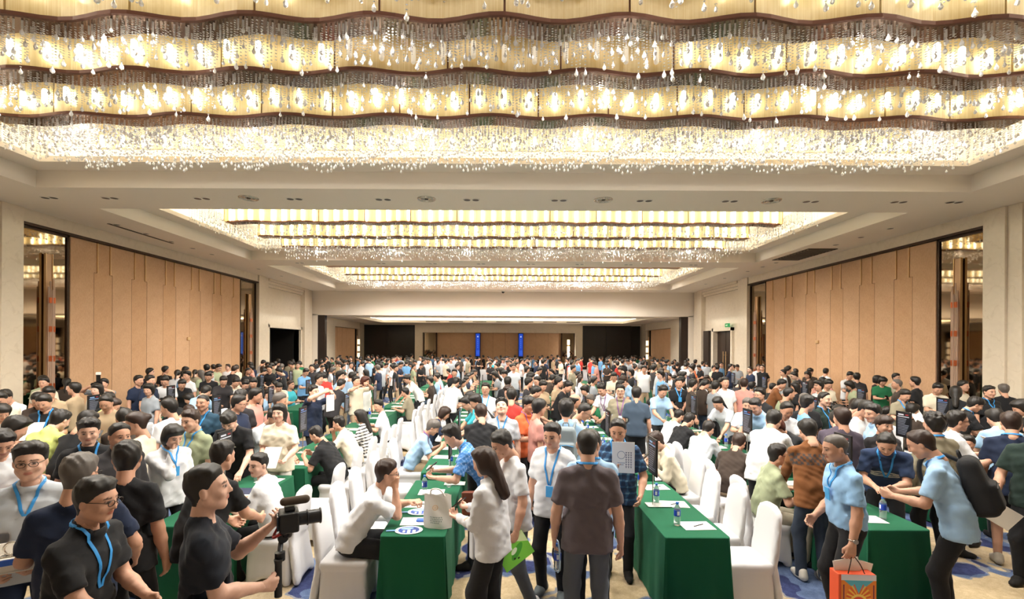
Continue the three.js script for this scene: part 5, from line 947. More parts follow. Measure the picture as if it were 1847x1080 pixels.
p(972, 697, 'leansoft', 100, 'dbrown', {}, 'dark-haired man stooping directly above the orange polo');
p(977, 716, 'standlook', 100, 'pink', { skin: 2, hair: 'fringe' }, 'man in salmon top at the shoulder of the orange polo');
// --- seated beyond the aisle
p(1174, 780, { base: 'sitphone' }, -94, 'cream', { lod: 0, seat: 'c', low: 1, top: 'long', hair: 'short', hc: 'brown', skin: 3 }, 'seated man in beige hooded top bent over his phone');
p(1155, 720, 'sitlean', 85, 'blk', { seat: 'd' }, 'seated man in black folding his hands on a green table');
p(1213, 739, 'sitlean', 112, 'lblue', { seat: 'd', pattern: PINST, lod: 0, low: 1, hair: 'recede' }, 'seated man in blue-grey striped shirt');
p(1243, 746, 'sitlean', 112, 'blk', { seat: 'd', lod: 0, low: 1 }, 'seated man in plain black T-shirt next to the striped shirt');
p(1283, 760, 'sitlean', 125, 'lgrey', { seat: 'd', lod: 0, low: 1, top: 'shirt' }, 'seated man in light grey shirt seen from behind');
p(1328, 782, 'sitlean', 135, 'dbrown', { seat: 'd', lod: 0, low: 1, hc: 'brown', bc: K.tan, top: 'polo', fat: 0.02 }, 'seated man in dark brown-black polo beside the pale green polo');
p(1340, 800, { base: 'sit', hp: 4 }, 82, 'sage', { seat: 'd', lod: 0, low: 1, top: 'polo', G: 1, bc: 0xb9b09c }, 'seated man in pale green polo and glasses looking up');
// --- standing beyond the seated row
p(1446, 748, { base: 'lean', lean: 30 }, 132, 'wht', { lod: 0, bot: 'shorts', h: 1.03 }, 'man in white T-shirt and black shorts leaning over, back to the camera');
p(1470, 756, { base: 'leansoft', lean: 12 }, 168, 'brown', { lod: 0, pattern: YOKE, top: 'long', bc: 0x2b3647, h: 1.0, shoe: 0xcfcac0 }, 'man in rust brown shirt with dark patterned yoke and jeans');
p(1501, 782, { base: 'stand', hp: 12, lean: 6, rh: [-0.1, 0.95, 0.2], lh: [0.26, 0.8, 0.08] }, -98, 'sky', { lod: 0, top: 'tucked', hair: 'buzz', hc: 'grey', L: 3, skin: 2, h: 1.0, bc: K.blk }, 'elderly man in light blue shirt with cropped white hair holding a paper bag');
p(1646, 776, { base: 'leansoft', lean: 18, rh: [-0.2, 1.05, 0.36], lh: [0.14, 1.08, 0.36], hp: 24 }, -138, 'lblue', { lod: 0, top: 'polo', L: 1, badge: 0, h: 1.03, bc: K.blk, hair: 'recede', hc: 'brown', skin: 2, fat: 0.015 }, 'man in pale grey-blue polo with black backpack on one shoulder');
p(1595, 785, { base: 'lean', lean: 38, hp: 30, rh: [-0.1, 0.98, 0.46], lh: [0.06, 1.0, 0.46] }, -38, 'navy', { lod: 0, low: 1, pattern: BANDS, hair: 'recede', L: 1, badge: 0, top: 'polo' }, 'man in navy polo with pale chest stripes bowing his thinning crown');
p(1601, 750, { base: 'stand', hp: 8 }, -2, 'char', { lod: 0, low: 1, hair: 'fringe', hc: 'brown', h: 0.95 }, 'short-haired woman frowning straight at the camera');
p(1823, 742, { base: 'stand', hp: 14, lean: 6 }, 140, 'navy', { lod: 0, bot: 'shorts', h: 1.02, shoe: 0xbcb2a2, hair: 'short', hc: 'brown', L: 1, badge: 0, bc: 0x1a1a1d }, 'man in navy sweater and shorts with sneakers seen from behind');
p(1868, 752, { base: 'stand', rh: [-0.24, 0.92, 0.2], lean: 4 }, -60, 'dgreen', { lod: 0, h: 1.03, low: 1 }, 'man in dark green T-shirt cut off by the frame edge');
p(1715, 742, { base: 'paper', hp: 4, rh: [-0.16, 1.2, 0.32], lh: [0.14, 1.2, 0.34] }, 68, 'wht', { lod: 0, low: 1, top: 'shirt', G: 1 }, 'man in white shirt and glasses holding up white papers');
p(1745, 785, 'standlook', -80, 'green', { h: 0.8 }, 'small boy in green seen in profile under the white papers');
p(1768, 717, 'leansoft', 65, 'blk', { L: 1, badge: 0, lod: 0, low: 1, hair: 'fringe' }, 'young man in black T-shirt with blue lanyard leaning sideways');
p(1780, 695, 'stand', -2, 'blk', { top: 'polo', L: 3, lod: 0, low: 1 }, 'man in black polo with blue badge facing the camera by the pilaster');
p(1676, 742, 'stand', 176, 'khaki', { hair: 'curly', top: 'jacket', L: 1, badge: 0, lod: 0, low: 1 }, 'wavy-haired man in grey-brown jacket seen from behind');
p(1607, 726, 'lean', 170, 'blk', { hair: 'bald', hc: 'grey' }, 'bald man bending forward in plain black');
p(1572, 728, 'standlook', -110, 'lblue', { top: 'shirt', lod: 0, low: 1 }, 'man in pale blue business shirt in profile, back half turned');
p(1535, 720, 'leansoft', 60, 'dgreen', { top: 'jacket' }, 'man in dark green jacket stooping beside the pale blue shirt');
p(1556, 722, 'phone', 30, 'wht', { skin: 2 }, 'man in white behind the dark green jacket');
p(1491, 707, 'stand', 22, 'dgreen', { hair: 'recede', skin: 1, lod: 0, low: 1, L: 1, badge: 0 }, 'high-browed man in dark green looking past the camera');
p(1460, 711, 'stand', 176, 'blk', { hair: 'buzz', hc: 'grey', skin: 2 }, 'cropped grey head in black seen from behind');
p(1481, 735, 'stand', 178, 'plum', { hc: 'brown' }, 'brown-haired man in plum-grey seen from behind the rust shirt');
p(1502, 745, 'lean', 150, 'plum', { top: 'jacket' }, 'man in dark plum jacket stooping beside the rust brown shirt');
p(1411, 730, 'leansoft', -5, 'wht', { hair: 'recede', skin: 2 }, 'balding man in white T-shirt looking down at papers');
p(1424, 712, 'standlook', 70, 'blue', { hair: 'tall' }, 'man in mid-blue shirt above the balding white T-shirt');
p(1353, 719, { base: 'paper', hp: 16 }, -28, 'wht', { lod: 0, h: 0.93, low: 1, top: 'tucked', hc: 'grey', L: 1, badge: 0 }, 'grey-haired man in white shirt with lanyard sorting sheets');
p(1310, 719, { base: 'lean', lean: 22 }, -58, 'lblue', { lod: 0, low: 1, top: 'shirt' }, 'man in light blue shirt reaching across towards the sorted sheets');
p(1272, 717, 'lean', -60, 'lgrey', { hair: 'pony', h: 0.97 }, 'woman with long dark ponytail leaning over in light grey');
p(1370, 699, { base: 'chin', hp: 4 }, -70, 'blk', { G: 1 }, 'man in black T-shirt and glasses with hand to his face');
p(1309, 680, 'stand', -5, 'wht', { hair: 'fade', h: 1.02 }, 'tall man in white shirt facing the camera, crew cut');
p(1260, 683, 'standlook', 80, 'dbrown', {}, 'man in dark brown with dark cap-like hair in profile');
p(1279, 686, 'standlook', 100, 'grey', { h: 0.98 }, 'man in plain grey T-shirt beside the crew cut');
p(1232, 696, 'leansoft', 10, 'lblue', { top: 'shirt' }, 'man in pale checked shirt tilting over his phone');
p(1231, 679, 'standlook', 90, 'cream', {}, 'man in cream behind the pale checked shirt');
p(1337, 682, 'stand', 150, 'pink', { hc: 'brown' }, 'brown-haired man in dusty pink seen from behind');
p(1400, 685, 'leansoft', 60, 'brown', {}, 'man in brown shirt stooping, middle distance');
p(1425, 698, 'standlook', 60, 'char', { hair: 'buzz', skin: 2 }, 'cropped-haired man in charcoal below the beige panels');
p(1476, 680, 'leansoft', 150, 'pink', { top: 'polo' }, 'man in pink polo seen from behind at the panels');
p(1497, 685, 'phone', 0, 'cream', {}, 'man in cream reading his phone beside the pink polo');
p(1422, 662, 'standlook', 40, 'char', { hair: 'tall', top: 'jacket', h: 1.03 }, 'tall man in dark jacket standing above the crowd at the panels');
p(1392, 761, 'leandeep', -85, 'blk', { hair: 'curly', hc: 'red' }, 'man with reddish curls bent deep over the table');
p(1153, 679, 'leansoft', -70, 'lblue', { hc: 'brown', h: 1.02 }, 'man in light blue shirt bending in profile up the second aisle');
p(1199, 681, 'clasp', -8, 'blk', { L: 3, h: 1.0 }, 'man in black T-shirt with blue badge behind the green table');
p(1148, 697, 'stand', 165, 'jean', { top: 'shirt' }, 'man in slate blue shirt seen from behind beside the khaki shirt');
p(1110, 673, 'leansoft', 20, 'blk', { top: 'jacket' }, 'man in black suit looking down up the second aisle');
p(1130, 672, 'phone', -20, 'cream', {}, 'man in cream next to the black suit');
p(1043, 680, 'standlook', 60, 'tan', {}, 'man in tan beyond the bald man');
p(1035, 658, 'standlook', 60, 'khaki', { h: 1.02 }, 'man in khaki standing in profile up the aisle');
// --- along the double door side wall
p(1522, 664, 'standlook', 100, 'wht', {}, 'man in white and grey in profile, first along the beige panels');
p(1536, 671, 'phone', 0, 'wht', {}, 'man in white T-shirt reading his phone along the panels');
p(1551, 672, 'stand', 150, 'char', {}, 'man in charcoal turning away along the panels');
p(1578, 677, 'standlook', 50, 'blk', { hair: 'bob', h: 0.96 }, 'woman in black with bob facing the green T-shirt');
p(1594, 681, 'phone', -20, 'green', { hair: 'bob', h: 0.97 }, 'woman in bright green T-shirt with short dark hair');
p(1626, 683, 'stand', -120, 'dbrown', { hair: 'buzz', hc: 'grey', skin: 2 }, 'grey cropped man at the panels beside the black T-shirt back');
p(1641, 679, 'stand', -150, 'blk', { h: 1.03 }, 'man in black T-shirt with back turned at the panels');
p(1656, 673, 'stand', 10, 'cream', { top: 'shirt', skin: 1 }, 'stout man in cream shirt against the last beige panel');
p(1673, 703, 'paper', 0, 'khaki', { hair: 'bun', L: 3, h: 0.96 }, 'woman in grey-brown T-shirt with lanyard beside a sign board');
p(1694, 692, 'phone', -20, 'cream', { top: 'shirt' }, 'man in pale shirt between two sign boards');
p(1738, 686, 'stand', 20, 'cream', {}, 'man before the big mirror on the double door side');
p(1742, 697, 'standlook', 110, 'blk', { hair: 'long', h: 0.98 }, 'long-haired woman in black below the mirror');
p(1832, 722, 'leansoft', -120, 'blk', { hair: 'bob' }, 'dark bob of a woman at the frame edge by the pilaster');
p(1790, 738, 'leansoft', 160, 'lblue', { top: 'shirt' }, 'man in pale blue shirt hidden behind the navy sweater');
// ------------------------------------------------------------------ placing: from the pixel of the hair top to the floor, then gently apart
const occupied = [];
for (const s of S) {
  const j = skeleton(s.pose), h = s.h || 1, dx = s.px - VPX, dy = s.py - VPY, qx = dx + ROLL * dy, qy = dy - ROLL * dx;
  const top = j.top.clone().multiplyScalar(h).applyAxisAngle(V(0, 1, 0), s.yaw * D2R), depth = (EYE - top.y) * FOCAL / qy;
  s.X = qx * depth / FOCAL - top.x; s.Z = -depth - top.z; s.sit = !!j.p.sit;
  if (s.seat) s.X = seatX(COLS[s.seat]) ;
  s.stiff = s.seat ? 0 : s.Z > -5.6 && s.lod === 0 ? 0.06 : s.lod === 0 ? 0.25 : 1;
}
// the rest of the hall: seated at the farther tables, standing along the aisles
const TONES = [['black', K.blk, 9], ['white', K.wht, 7], ['grey', K.grey, 3], ['light grey', K.lgrey, 3], ['navy', K.navy, 4], ['charcoal', K.char, 4], ['pale blue', K.lblue, 3], ['cream', K.cream, 4], ['tan', K.tan, 2], ['khaki', K.khaki, 2], ['blue', K.blue, 2], ['brown', K.dbrown, 2], ['pink', K.pink, 1], ['red', K.red, 1], ['green', K.green, 1], ['sage green', K.sage, 1], ['orange', K.orange, 0.6], ['teal', K.tealb, 0.6]];
const toneSum = TONES.reduce((a, t) => a + t[2], 0);
const tone = () => { let q = rnd() * toneSum; for (const t of TONES) if ((q -= t[2]) < 0) return t; return TONES[0]; };
const inTable = (x, z, m) => tables.some((t) => Math.abs(x - t.x) < 0.3 + m && Math.abs(z - t.z) < LEN / 2 + m);
const clash = (x, z, d, list) => list.some((s) => (s.X - x) ** 2 + (s.Z - z) ** 2 < d * d);
const FAR = [];
for (const key of ['a', 'b', 'c', 'd', 'e', 'g', 'f', 'h']) { const c = COLS[key]; for (let k = 0; k < c.rows; k++) for (let q = 0; q < 3; q++) { const z = -(c.z + k * PITCH + 0.28 + q * 0.62), x = seatX(c); if (z > ('efgh'.includes(key) ? -8.5 : -11) || rnd() < 0.35 || clash(x, z, 0.62, S) || clash(x, z, 0.5, FAR)) continue; FAR.push({ X: x, Z: z, yaw: c.seat > 0 ? -90 + rr(-12, 12) : 90 + rr(-12, 12), pose: pick(['sit', 'sitlean', 'sitphone', 'situp']), seat: key, sit: true, stiff: 0 }); } }
let tries = 0; const STANDING = [];
while (STANDING.length < 330 && tries++ < 9000) {
  const z = -lerp(10.2, 36.5, Math.pow(rnd(), 0.8)), lim = 11.2, x = rr(-lim, lim);
  if (inTable(x, z, 0.22) || clash(x, z, 0.5, S) || clash(x, z, 0.5, FAR) || clash(x, z, 0.62, STANDING)) continue;
  if (z > -29.2 && ['a', 'b', 'c', 'd'].some((k) => Math.abs(x - seatX(COLS[k])) < 0.42) && rnd() < 0.85) continue;
  if (z < -32.3 && z > -34.6 && x > -6.5 && x < 7.5) continue;
  let best = 9, dir = 0; for (const t of tables) { const d = Math.abs(x - t.x); if (Math.abs(z - t.z) < 1.1 && d < best) { best = d; dir = x < t.x ? 90 : -90; } }
  const yaw = best < 1.2 ? dir + rr(-40, 40) : rr(-180, 180);
  STANDING.push({ X: x, Z: z, yaw, pose: pick(best < 0.75 ? ['leansoft', 'lean', 'phone', 'stand', 'paper'] : ['stand', 'standlook', 'phone', 'looking', 'clasp', 'stand', 'paper', 'behind']), stiff: 1 });
}
// push apart; stay off the tables
const all = [...S, ...FAR, ...STANDING];
for (let it = 0; it < 70; it++) {
  for (let i = 0; i < all.length; i++) for (let k = i + 1; k < all.length; k++) {
    const a = all[i], b = all[k], dx = b.X - a.X, dz = b.Z - a.Z, d = Math.hypot(dx, dz) || 0.01, want = 0.5; if (d >= want || a.stiff + b.stiff === 0) continue;
    const m = (want - d) * 0.5 / (a.stiff + b.stiff), ux = dx / d * 0.75, uz = dz / d; a.X -= ux * m * a.stiff; a.Z -= uz * m * a.stiff; b.X += ux * m * b.stiff; b.Z += uz * m * b.stiff;
  }
  for (const s of all) if (!s.sit) for (const t of tables) { const mx = 0.3 + 0.17 - Math.abs(s.X - t.x), mz = LEN / 2 + 0.15 - Math.abs(s.Z - t.z); if (mx > 0 && mz > 0) { if (mx < mz + 0.1) s.X += mx * (s.X < t.x ? -1 : 1); else s.Z += mz * (s.Z < t.z ? -1 : 1); } s.X = clamp(s.X, -11.5, 11.5); }
}
const made = {};
for (const s of S) { const r = person(s, s.X, s.Z); made[s.label] = r; if (s.sit) chair(s.X, s.Z, s.yaw > 0 ? Math.PI / 2 : -Math.PI / 2, 'white covered chair under the ' + s.label.split(' ').slice(0, 10).join(' ').replace(/ (with|in|and|the|of|to|on)$/, '')); }
const hairs = ['short', 'short', 'fade', 'fade', 'tall', 'fringe', 'buzz', 'curly', 'recede', 'bob', 'pony', 'long', 'short'];
const bays = [[-13, 'before the middle chandelier'], [-16, 'below the middle chandelier'], [-19.3, 'behind the middle chandelier'], [-24.5, 'below the far chandelier'], [-29.8, 'near the lintel'], [-99, 'in the low far bay']];
const lanes = [[-8.3, 'by the doorway wall'], [-5.6, 'by outer doorway tables'], [-3, 'in the doorway side aisle'], [-0.8, 'by the chairs before the aisle'], [1.8, 'in the middle aisle'], [3.9, 'by the chairs past the aisle'], [6.4, 'in the double door aisle'], [8.6, 'by outer double door tables'], [99, 'by the double door wall']];
const rest = [...FAR, ...STANDING].sort((a, b) => b.Z - a.Z), single = Math.max(0, 300 - S.length), groupOf = new Map();
rest.slice(0, single).forEach((s, i) => {
  const [cn, tc] = tone(), hair = pick(hairs), woman = ['bob', 'pony', 'long'].includes(hair), bay = bays.find((b) => s.Z > b[0])[1], lane = lanes.find((l) => s.X < l[0])[1];
  const doing = { lean: 'leaning over', leansoft: 'stooping', phone: 'reading a phone', paper: 'holding papers', stand: 'standing', standlook: 'looking aside', looking: 'looking aside', clasp: 'with clasped hands', behind: 'with hands behind', sit: 'seated', sitlean: 'seated leaning', sitphone: 'seated with phone', situp: 'seated upright' }[s.pose];
  const label = (woman ? 'woman in ' : 'man in ') + cn + ' ' + doing + ' ' + bay + ' ' + lane, group = 'people ' + bay + ' ' + lane;
  person({ ...s, tc, hair, hc: rnd() < 0.8 ? 'black' : pick(['brown', 'grey']), top: pick(['tee', 'tee', 'polo', 'shirt']), lod: s.Z > -11 ? 1 : 2, h: (woman ? 0.95 : 1) * rr(0.97, 1.04), skin: Math.floor(rnd() * 4), bc: pick([K.blk, K.blk, K.ink, K.jean, K.tan, K.char]), label, group }, s.X, s.Z);
  if (s.seat) chair(s.X, s.Z, s.yaw > 0 ? Math.PI / 2 : -Math.PI / 2, 'chair under the ' + cn + ' shirt ' + bay + ' ' + lane, group);
});
// whoever is left, far back: one crowd
{
  const far = rest.slice(single), t = thing('crowd', 0, 0, 0, 0, 'packed crowd of tiny standing figures at the far end of the hall', 'crowd'); t.userData.kind = 'stuff';
  const byPose = {}; far.forEach((s) => { const k = s.sit ? 'sit' : ['stand', 'phone', 'looking'][Math.floor(rnd() * 3)]; (byPose[k] = byPose[k] || []).push(s); });
  const col = new THREE.Color(), m4 = new THREE.Matrix4(), WHITE = phys(0xffffff, 0.92);
  for (const [k, list] of Object.entries(byPose)) {
    const f = figure(k, 'tee', 'trousers', 2, 1, undefined), hg = hairGeo('short', 2).clone().applyMatrix4(m4.compose(f.j.head, f.j.qh, V(1, 1, 1)));
    const mats = list.map((s) => { const q = rr(0.94, 1.04); return new THREE.Matrix4().compose(V(s.X, 0, s.Z), new THREE.Quaternion().setFromAxisAngle(V(0, 1, 0), s.yaw * D2R), V(q, q, q)); });
    for (const [n, g, mat, c] of [['skin', f.body, SKIN[0], 0], ['shirts', f.shirt, WHITE, 1], ['trousers', f.trousers, cloth(K.blk), 0], ['hair', hg, hairMat('black'), 0]]) { const im = new THREE.InstancedMesh(g, mat, list.length); im.name = n; im.userData.kind = 'stuff'; mats.forEach((m, i) => { im.setMatrixAt(i, m); if (c) im.setColorAt(i, col.setHex(tone()[1])); }); t.add(im); }
    list.forEach((s) => { if (s.seat) chair(s.X, s.Z, s.yaw > 0 ? Math.PI / 2 : -Math.PI / 2, 'white covered chair lost in the far crowd', 'white chairs in the far crowd'); });
  }
}
// empty chairs fill the remaining places of the four inner rows
const sideName = { a: 'behind the camera-facing sitter', b: 'on the tote bag row', c: 'on the bottle row past the aisle', d: 'on the row of the striped shirt' };
for (const key of ['a', 'b', 'c', 'd']) { const c = COLS[key]; let n = 0; for (let k = 0; k < 8; k++) for (let q = 0; q < 3; q++) { const z = -(c.z + k * PITCH + 0.28 + q * 0.62), x = seatX(c); if (chairSpots.some(([a, b]) => Math.abs(a - x) < 0.3 && Math.abs(b - z) < 0.5) || all.some((s) => !s.sit && Math.hypot(s.X - x, s.Z - z) < 0.42)) continue; chair(x + c.seat * (key === 'c' ? -0.13 : 0.05), z, c.seat > 0 ? -Math.PI / 2 : Math.PI / 2, 'empty white covered chair, ' + NTH[n++] + ' empty one ' + sideName[key]); } }
let tri = 0; scene.traverse((o) => { if (o.isMesh && !o.isInstancedMesh) tri += (o.geometry.index ? o.geometry.index.count : o.geometry.attributes.position.count) / 3; }); console.log('triangles', tri, 'people', people.length, 'chairs', chairSpots.length, 'crowd', rest.length - single);
// ------------------------------------------------------------------ things held, worn or carried
const find = (part) => people.find((r) => r.s.label.includes(part));
const hand = (r, k) => r.world(r.j['palm' + k]);
const PHONEM = std(0x101114, 0.25), SCREENM = std(0x1d2a3c, 0.15), phoneGeo = new RoundedBoxGeometry(0.074, 0.152, 0.009, 2, 0.004), screenGeo = new THREE.PlaneGeometry(0.068, 0.144);
function phone(pos, yaw, tilt, label, mat = PHONEM) { const t = thing('phone', pos.x, pos.y, pos.z, yaw, label, 'phone', 'phones in hands'); const b = add('case', phoneGeo, mat, t), s = add('screen', screenGeo, SCREENM, t); b.rotation.x = tilt; s.rotation.x = tilt; s.position.set(0, 0.0052 * -Math.sin(tilt), 0.0052 * Math.cos(tilt)); s.rotation.y = 0; return t; }
const short = (l) => l.split(' ').slice(0, 9).join(' ').replace(/ (with|in|and|the|of|to|on|a|at|by|his|her|over|behind|from)$/, '').replace(/ (with|in|and|the|of|to|on|a|at|by|his|her|over|behind|from)$/, '').replace(/,$/, '');
for (const r of people.slice(0, S.length)) {
  const pose = typeof r.s.pose === 'string' ? r.s.pose : r.s.pose.base || 'stand', yaw = r.s.yaw * D2R;
  if (pose === 'phone' || pose === 'onephone' || pose === 'sitphone') { if (r.s.label.includes('printed sheet')) continue; const c = hand(r, 'r'); if (pose !== 'onephone') c.lerp(hand(r, 'l'), 0.4); c.y += 0.035; phone(c, yaw + Math.PI, 0.9, 'phone held by the ' + short(r.s.label), r.s.label.includes('white phone') ? std(0xe8e8ea, 0.3) : PHONEM); }
  if (pose === 'paper') { const c = hand(r, 'r').lerp(hand(r, 'l'), 0.5); c.y += 0.06; const m = add('paper_sheet', cached('heldsheet', () => new THREE.BoxGeometry(0.21, 0.297, 0.003).rotateX(-0.7)), PAPERM); m.position.copy(c); m.rotation.y = yaw; tag(m, 'white sheet held by the ' + short(r.s.label), 'paper', 'sheets held in hands'); }
}
const fwd = (r, f, s, y) => r.world(V(s, y, f));
{ // phone of the man in the black polo, checked shirt phone
  const r = find('black polo and glasses with phone'); const c = hand(r, 'r'); c.y += 0.03; phone(c, r.s.yaw * D2R + Math.PI, 1.0, 'large black phone in the hand of the man in black polo and glasses');
  const q = find('blue checked shirt'), d = hand(q, 'r'); d.y += 0.03; phone(d, q.s.yaw * D2R + Math.PI, 0.9, 'black phone under the eyes of the man in blue checked shirt');
}
{ // video camera on gimbal
  const r = find('cameraman'), c = fwd(r, 0.41, 0.03, 1.36), t = thing('video_camera', c.x, c.y, c.z, r.s.yaw * D2R, 'black video camera on a gimbal grip steered by the young cameraman', 'camera');
  const B = std(0x17181a, 0.45), B2 = std(0x2a2b2e, 0.35, { metalness: 0.4 });
  add('camera_body', merge([boxG(-0.07, 0.07, -0.06, 0.06, -0.06, 0.05, 0.012), boxG(-0.035, 0.035, 0.06, 0.085, -0.03, 0.03, 0.008)]), B, t);
  add('lens', merge([new THREE.CylinderGeometry(0.042, 0.04, 0.13, 20).rotateX(Math.PI / 2).translate(0, 0, 0.11), new THREE.TorusGeometry(0.042, 0.006, 6, 20).translate(0, 0, 0.175), new THREE.TorusGeometry(0.043, 0.005, 6, 20).translate(0, 0, 0.1)]), B2, t);
  add('viewing_screen', boxG(-0.055, 0.055, -0.042, 0.042, -0.072, -0.062, 0.004), SCREENM, t);
  add('microphone', new THREE.CapsuleGeometry(0.025, 0.12, 4, 10).rotateX(Math.PI / 2).translate(0, 0.115, 0.03), std(0x4a3f34, 0.95), t);
  add('gimbal_arm', merge([tube([V(0, -0.06, 0), V(0.02, -0.1, 0), V(0.1, -0.12, -0.02), V(0.12, -0.17, -0.04), V(0.06, -0.22, -0.05)], 0.016, 8), new THREE.CylinderGeometry(0.032, 0.032, 0.05, 14).rotateZ(1.57).translate(0.12, -0.14, -0.03), new THREE.CylinderGeometry(0.03, 0.03, 0.05, 14).translate(0.05, -0.23, -0.05)]), B2, t);
  add('grip', merge([new THREE.CylinderGeometry(0.02, 0.022, 0.2, 12).translate(0.02, -0.36, -0.06), new THREE.CylinderGeometry(0.026, 0.02, 0.03, 12).translate(0.02, -0.25, -0.06)]), B, t);
  add('strap_trim', tube([V(-0.07, -0.05, -0.05), V(0.0, -0.09, -0.09), V(0.08, -0.06, -0.06)], 0.008, 6), std(0xa02c28, 0.6), t);
}
{ // still camera with flash
  const r = find('raising a camera'), c = r.world(r.j.head).add(V(0, 0.0, 0)), f = V(0, 0.02, 0.17).applyAxisAngle(V(0, 1, 0), r.s.yaw * D2R); c.add(f); const t = thing('flash_camera', c.x, c.y, c.z, r.s.yaw * D2R, 'black still camera with tall flash in front of the photographer', 'camera');
  add('camera_body', boxG(-0.07, 0.07, -0.05, 0.05, -0.03, 0.03, 0.01), PHONEM, t); add('lens', new THREE.CylinderGeometry(0.04, 0.045, 0.16, 16).rotateX(Math.PI / 2).translate(0, 0, 0.11), PHONEM, t); add('flash', merge([boxG(-0.03, 0.03, 0.05, 0.2, -0.03, 0.03, 0.008)]), PHONEM, t); add('diffuser', boxG(-0.038, 0.038, 0.2, 0.26, -0.035, 0.035, 0.01), M.white, t);
}
{ // tablet
  const r = find('tablet'), c = hand(r, 'r').lerp(hand(r, 'l'), 0.5); c.y += 0.02; const t = thing('tablet', c.x, c.y, c.z, r.s.yaw * D2R + 0.9, 'small tablet with glowing blue screen held up by the man in tan', 'tablet');
  add('case', new RoundedBoxGeometry(0.26, 0.18, 0.012, 2, 0.005), PHONEM, t); for (const s of [1, -1]) { const q = add('screen', new THREE.PlaneGeometry(0.22, 0.14), std(0x0a3a5a, 0.3, { emissive: new THREE.Color(0.04, 0.32, 0.75), emissiveIntensity: 0.9 }), t); q.position.z = 0.0065 * s; if (s < 0) q.rotation.y = Math.PI; }
}
{ // sheet photographed with raised arms
  const r = find('photograph a sheet'), c = fwd(r, 0.42, -0.02, 1.42), m = add('paper_sheet', new THREE.BoxGeometry(0.21, 0.3, 0.003), PAPERM); m.position.copy(c); m.rotation.y = r.s.yaw * D2R; tag(m, 'white sheet hanging from the raised hand of the man in navy T-shirt', 'paper', 'sheets held in hands');
}
{ // printed sheet before the face of the plaid man
  const r = find('printed sheet'), tex = canvasTexture(128, 180, (c) => { c.fillStyle = '#e6ecf6'; c.fillRect(0, 0, 128, 180); c.strokeStyle = '#7f93b8'; c.lineWidth = 3; c.beginPath(); c.arc(52, 76, 22, 0, 7); c.stroke(); c.fillStyle = '#3b4c78'; for (let k = 0; k < 3; k++) for (let i = 0; i < 7; i++) { c.fillRect(76 + k * 14, 58 + i * 14, 9, 3); c.fillRect(79 + k * 14, 58 + i * 14, 3, 10); } c.fillStyle = '#9fb0cf'; c.fillRect(30, 120, 44, 5); c.fillRect(30, 130, 36, 5); });
  const c = hand(r, 'r').add(V(0.02, 0.08, 0.03)), t = thing('printed_sheet', c.x, c.y, c.z, -0.15, 'printed white sheet with blue writing held before the balding man in plaid', 'paper'); add('sheet', new THREE.BoxGeometry(0.22, 0.31, 0.003), PAPERM, t); add('print', new THREE.PlaneGeometry(0.215, 0.305).translate(0, 0, 0.003), std(0xffffff, 0.7, { map: tex }), t);
}
{ // green brochure and plain sheet
  const r = find('covering his face'), c = hand(r, 'l').add(V(0.02, -0.06, 0.05)), tex = canvasTexture(160, 120, (k) => { k.fillStyle = '#7ccf4a'; k.fillRect(0, 0, 160, 120); k.fillStyle = '#d8f0b8'; k.beginPath(); k.moveTo(60, 0); k.lineTo(160, 0); k.lineTo(160, 60); k.fill(); k.fillStyle = '#4aa63a'; k.beginPath(); k.ellipse(90, 70, 46, 16, -0.5, 0, 7); k.fill(); k.fillStyle = '#eafbe0'; k.beginPath(); k.ellipse(78, 62, 20, 10, -0.4, 0, 7); k.fill(); k.fillStyle = '#1c2e18'; k.fillRect(58, 88, 10, 8); k.fillRect(76, 96, 10, 7); });
  const t = thing('brochure', c.x, c.y, c.z, 0.25, 'bright green printed brochure hanging from the hand of the man in grey jeans', 'brochure'); const b = add('cover', new THREE.BoxGeometry(0.3, 0.215, 0.006), std(0x7ccf4a, 0.4), t), f = add('print', new THREE.PlaneGeometry(0.295, 0.21), std(0xffffff, 0.35, { map: tex }), t); for (const m of [b, f]) { m.rotation.set(-0.35, 0, 0.5); } f.position.set(0, 0.0015, 0.0042);
  const q = find('cropped hair seen from behind'), d = hand(q, 'r').add(V(-0.36, -0.12, 0)); const e = find('bright blue badge'), g = hand(e, 'l').add(V(0.02, -0.1, 0.03)), m = add('paper_sheet', new THREE.BoxGeometry(0.21, 0.29, 0.004), PAPERM); m.position.copy(g); m.rotation.set(-0.2, 0.1, 0.1); tag(m, 'folded white sheets in the lowered hand of the blue-badged man', 'paper', 'sheets held in hands');
}
{ // bottle carried in a loop by the big man
  const r = find('big man'), c = hand(r, 'l').add(V(0, -0.22, 0)), b = bottle(c.x, c.y, c.z, 'water bottle in a pale loop carried by the big man in mauve-grey'); add('carry_loop', tube([V(-0.04, 0.02, 0), V(-0.05, 0.14, 0), V(0, 0.26, 0), V(0.05, 0.14, 0), V(0.04, 0.02, 0), V(0, -0.015, 0)], 0.007, 6, true), std(0xb9d6f0, 0.4), b);
}
